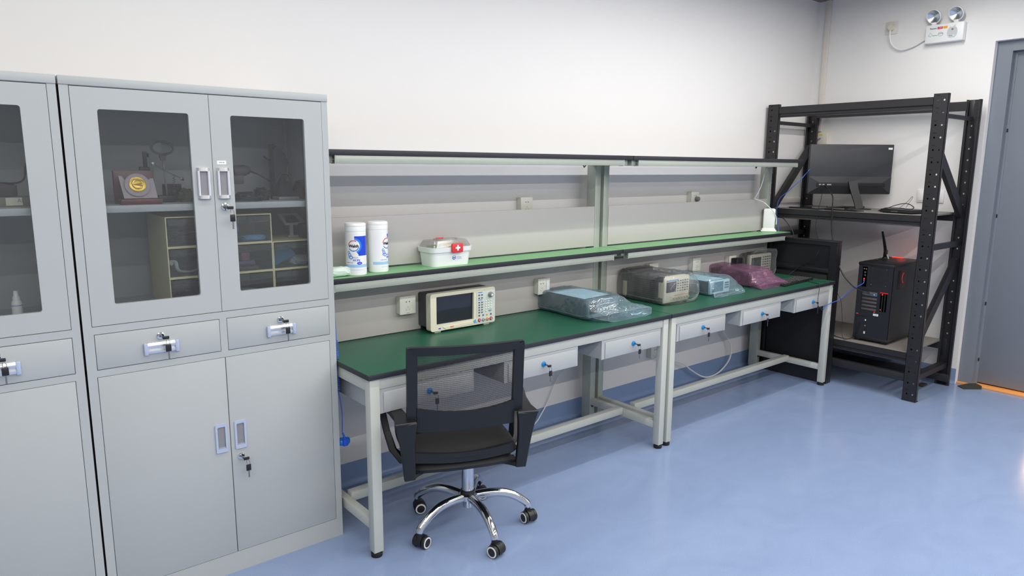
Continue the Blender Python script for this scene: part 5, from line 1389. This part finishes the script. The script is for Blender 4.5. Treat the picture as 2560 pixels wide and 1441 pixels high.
item(crumple('blue_pouch', -.352, -.285, zi(2) + .046, .030, .030, .036, mat('periwinkle_film', (92, 116, 214), .3, var=.15), seed=24, amp=.25), 'periwinkle blue pouch standing in the topmost middle drawer', 'pouch')
item(crumple('blue_packet', -.265, -.30, zi(2) + .010, .040, .018, .010, mat('pale_blue_film', (110, 165, 215), .35), seed=25), 'flat pale blue packet in the topmost middle drawer', 'packet')
item(MB((-.3, -.15, zi(2))).box(-.385, -.222, -.20, -.11, zi(2), zi(2) + .060, .003).build('cardboard_box', mat('brown_card', (120, 92, 66), .8)), 'brown cardboard box at the back of the topmost middle drawer', 'box')
item(crumple('gold_packet', -.372, -.322, zi(2) + .006, .014, .012, .0065, mat('amber_film', (170, 120, 40), .4), seed=26), 'small amber packet in front of the blue pouch', 'packet')
item(MB((-.32, -.28, zi(1))).cyl((-.378, -.29, zi(1) + .022), (-.265, -.29, zi(1) + .022), .012, seg=16).build('purple_tube', mat('purple_plastic', (110, 84, 140), .4)), 'purple tube lying in the middle drawer of the middle column', 'tube')
item(MB((-.32, -.28, zi(1))).box(-.38, -.255, -.31, -.26, zi(1), zi(1) + .009, .002).build('flat_packet', mat('dim_brown_pack', (110, 96, 90), .6)), 'flat brown packet under the purple tube', 'packet')
item(MB((-.29, -.25, zi(1) + .04)).box(-.297, -.265, -.245, -.215, zi(1), zi(1) + .056, .002).build('pink_pack', mat('pink_pack', (220, 120, 150), .5)), 'small pink pack in the middle drawer of the middle column', 'packet')
b = MB((-.30, -.27, zi(0))); b.lathe([(0, 0), (.045, 0), (.060, .012), (.064, .016), (.062, .017), (.045, .004), (0, .004)], (-.310, -.265, zi(0)), 36)
item(b.build('white_dish', M_white), 'white round dish in the lowest middle drawer', 'dish')
b = MB((-.15, -.27, zi(1))); b.box(-.045, .045, -.03, .03, -.006, .006, .002, M=Matrix.Translation((-.152, -.275, zi(1) + .040)) @ Matrix.Rotation(math.radians(-24), 4, 'Y') @ Matrix.Rotation(math.radians(35), 4, 'X'))
item(b.build('blue_folder', mat('folder_blue', (50, 130, 190), .45)), 'blue folder leaning in the upper right drawer', 'folder')
item(crumple('white_parts', -.085, -.28, zi(1) + .018, .035, .03, .018, mat('white_parts', (190, 190, 196), .5), seed=28), 'white plastic parts beside the blue folder', 'parts')
item(MB((-.12, -.25, zi(0))).box(-.19, -.06, -.33, -.20, zi(0), zi(0) + .012, .003).build('flat_tool', M_blackm), 'flat dark tool in the lowest right drawer', 'tool')
# grey bracket and black pack on top of the right column
ZP = 1.2487
O = (-.085, -.20, ZP)
t = thing('bracket_frame', O, 'pale grey plastic bracket frame standing on the right drawer column', 'bracket')
MB(O).prism([(-.128, 1.343), (-.050, 1.343), (-.008, 1.297), (-.100, 1.296)], [[(-.115, 1.336), (-.058, 1.336), (-.034, 1.306), (-.095, 1.304)]], -.205, -.190, 'y').build('frame', mat('pale_grey_abs', (168, 168, 166), .5), t, ang=20)
MB(O).box(-.082, -.068, -.205, -.190, ZP, 1.300, .002).box(-.10, -.05, -.225, -.17, ZP, ZP + .006, .001).build('post', mat('pale_grey_abs', (168, 168, 166), .5), t)
item(MB((-.05, -.28, ZP)).box(-.066, -.030, -.33, -.24, ZP, ZP + .058, .006).build('black_pack', M_blackm), 'black pack on top of the right drawer column', 'pack')

# ================================================================== LEFT CABINET CONTENTS
O = (-.98, -.25, ZC)
t = thing('art_box', O, 'pale box with letters ART behind the glass of the left cabinet', 'box')
MB(O).box(-1.20, -.945, -.285, -.19, ZC, ZC + .030, .002).build('carton', mat('grey_carton', (120, 118, 110), .6), t)
lb_ = MB(O).box(-1.018, -.975, -.2862, -.2848, ZC + .004, ZC + .028).build('label', M_cream, t)
put_text('label_print', 'ART', .017, M_midgrey, Matrix.Translation(Vector((-.973, -.2868, ZC + .018)) - Vector(O)) @ Matrix.Rotation(PI / 2, 4, 'X'), lb_, extr=.0002)
tag(MB((-1.07, -.24, ZC + .03)).box(-1.16, -.985, -.28, -.20, ZC + .0305, ZC + .068, .004).build('dark_case', mat('dim_umber', (58, 52, 52), .6)), 'dark case on top of the ART box in the left cabinet', 'case')
cable('black_cable', [(-1.15, -.27, ZC + .072), (-1.05, -.27, ZC + .075), (-.99, -.26, ZC + .072), (-.962, -.25, ZC + .085), (-.955, -.25, ZC + .12), (-.945, -.25, ZC + .145), (-.935, -.24, ZC + .10)], .003, M_black, 'black cable arching over the dark case in the left cabinet')
O = (-1.02, -.25, ZO)
t = thing('spray_bottle', O, 'small white spray bottle at the bottom of the left cabinet window', 'bottle')
MB(O).lathe([(0, 0), (.014, 0), (.0155, .003), (.0155, .055), (.012, .064), (.0095, .066), (0, .066)], (-1.018, -.25, ZO), 24).build('bottle', M_white, t)
MB(O).lathe([(.011, .064), (.011, .075), (.0075, .080), (.0065, .096), (0, .097)], (-1.018, -.25, ZO), 24).build('spray_cap', M_white, t)
MB(O).lathe([(.0157, .048), (.0157, .050)], (-1.018, -.25, ZO), 24).build('blue_line', M_bluecable, t)

for o in bpy.data.objects:
    if o.parent is None and not o.get('group'):
        g_ = {'wall_socket': 'white wall and panel sockets', 'plastic_bag': 'plastic bags over the instruments', 'drawer_organiser': 'stacked clear drawer units', 'workbench': 'green-topped workbenches', 'oscilloscope': 'bagged oscilloscopes', 'bench_instrument': 'bagged bench instruments', 'wipes_canister': 'wipes canisters on the green shelf'}.get(o.name.split('.')[0])
        if g_: o['group'] = g_
# drop empties that lost their parts
for o in list(bpy.data.objects):
    if o.type == 'EMPTY' and not [c for c in bpy.data.objects if c.parent == o]: bpy.data.objects.remove(o)
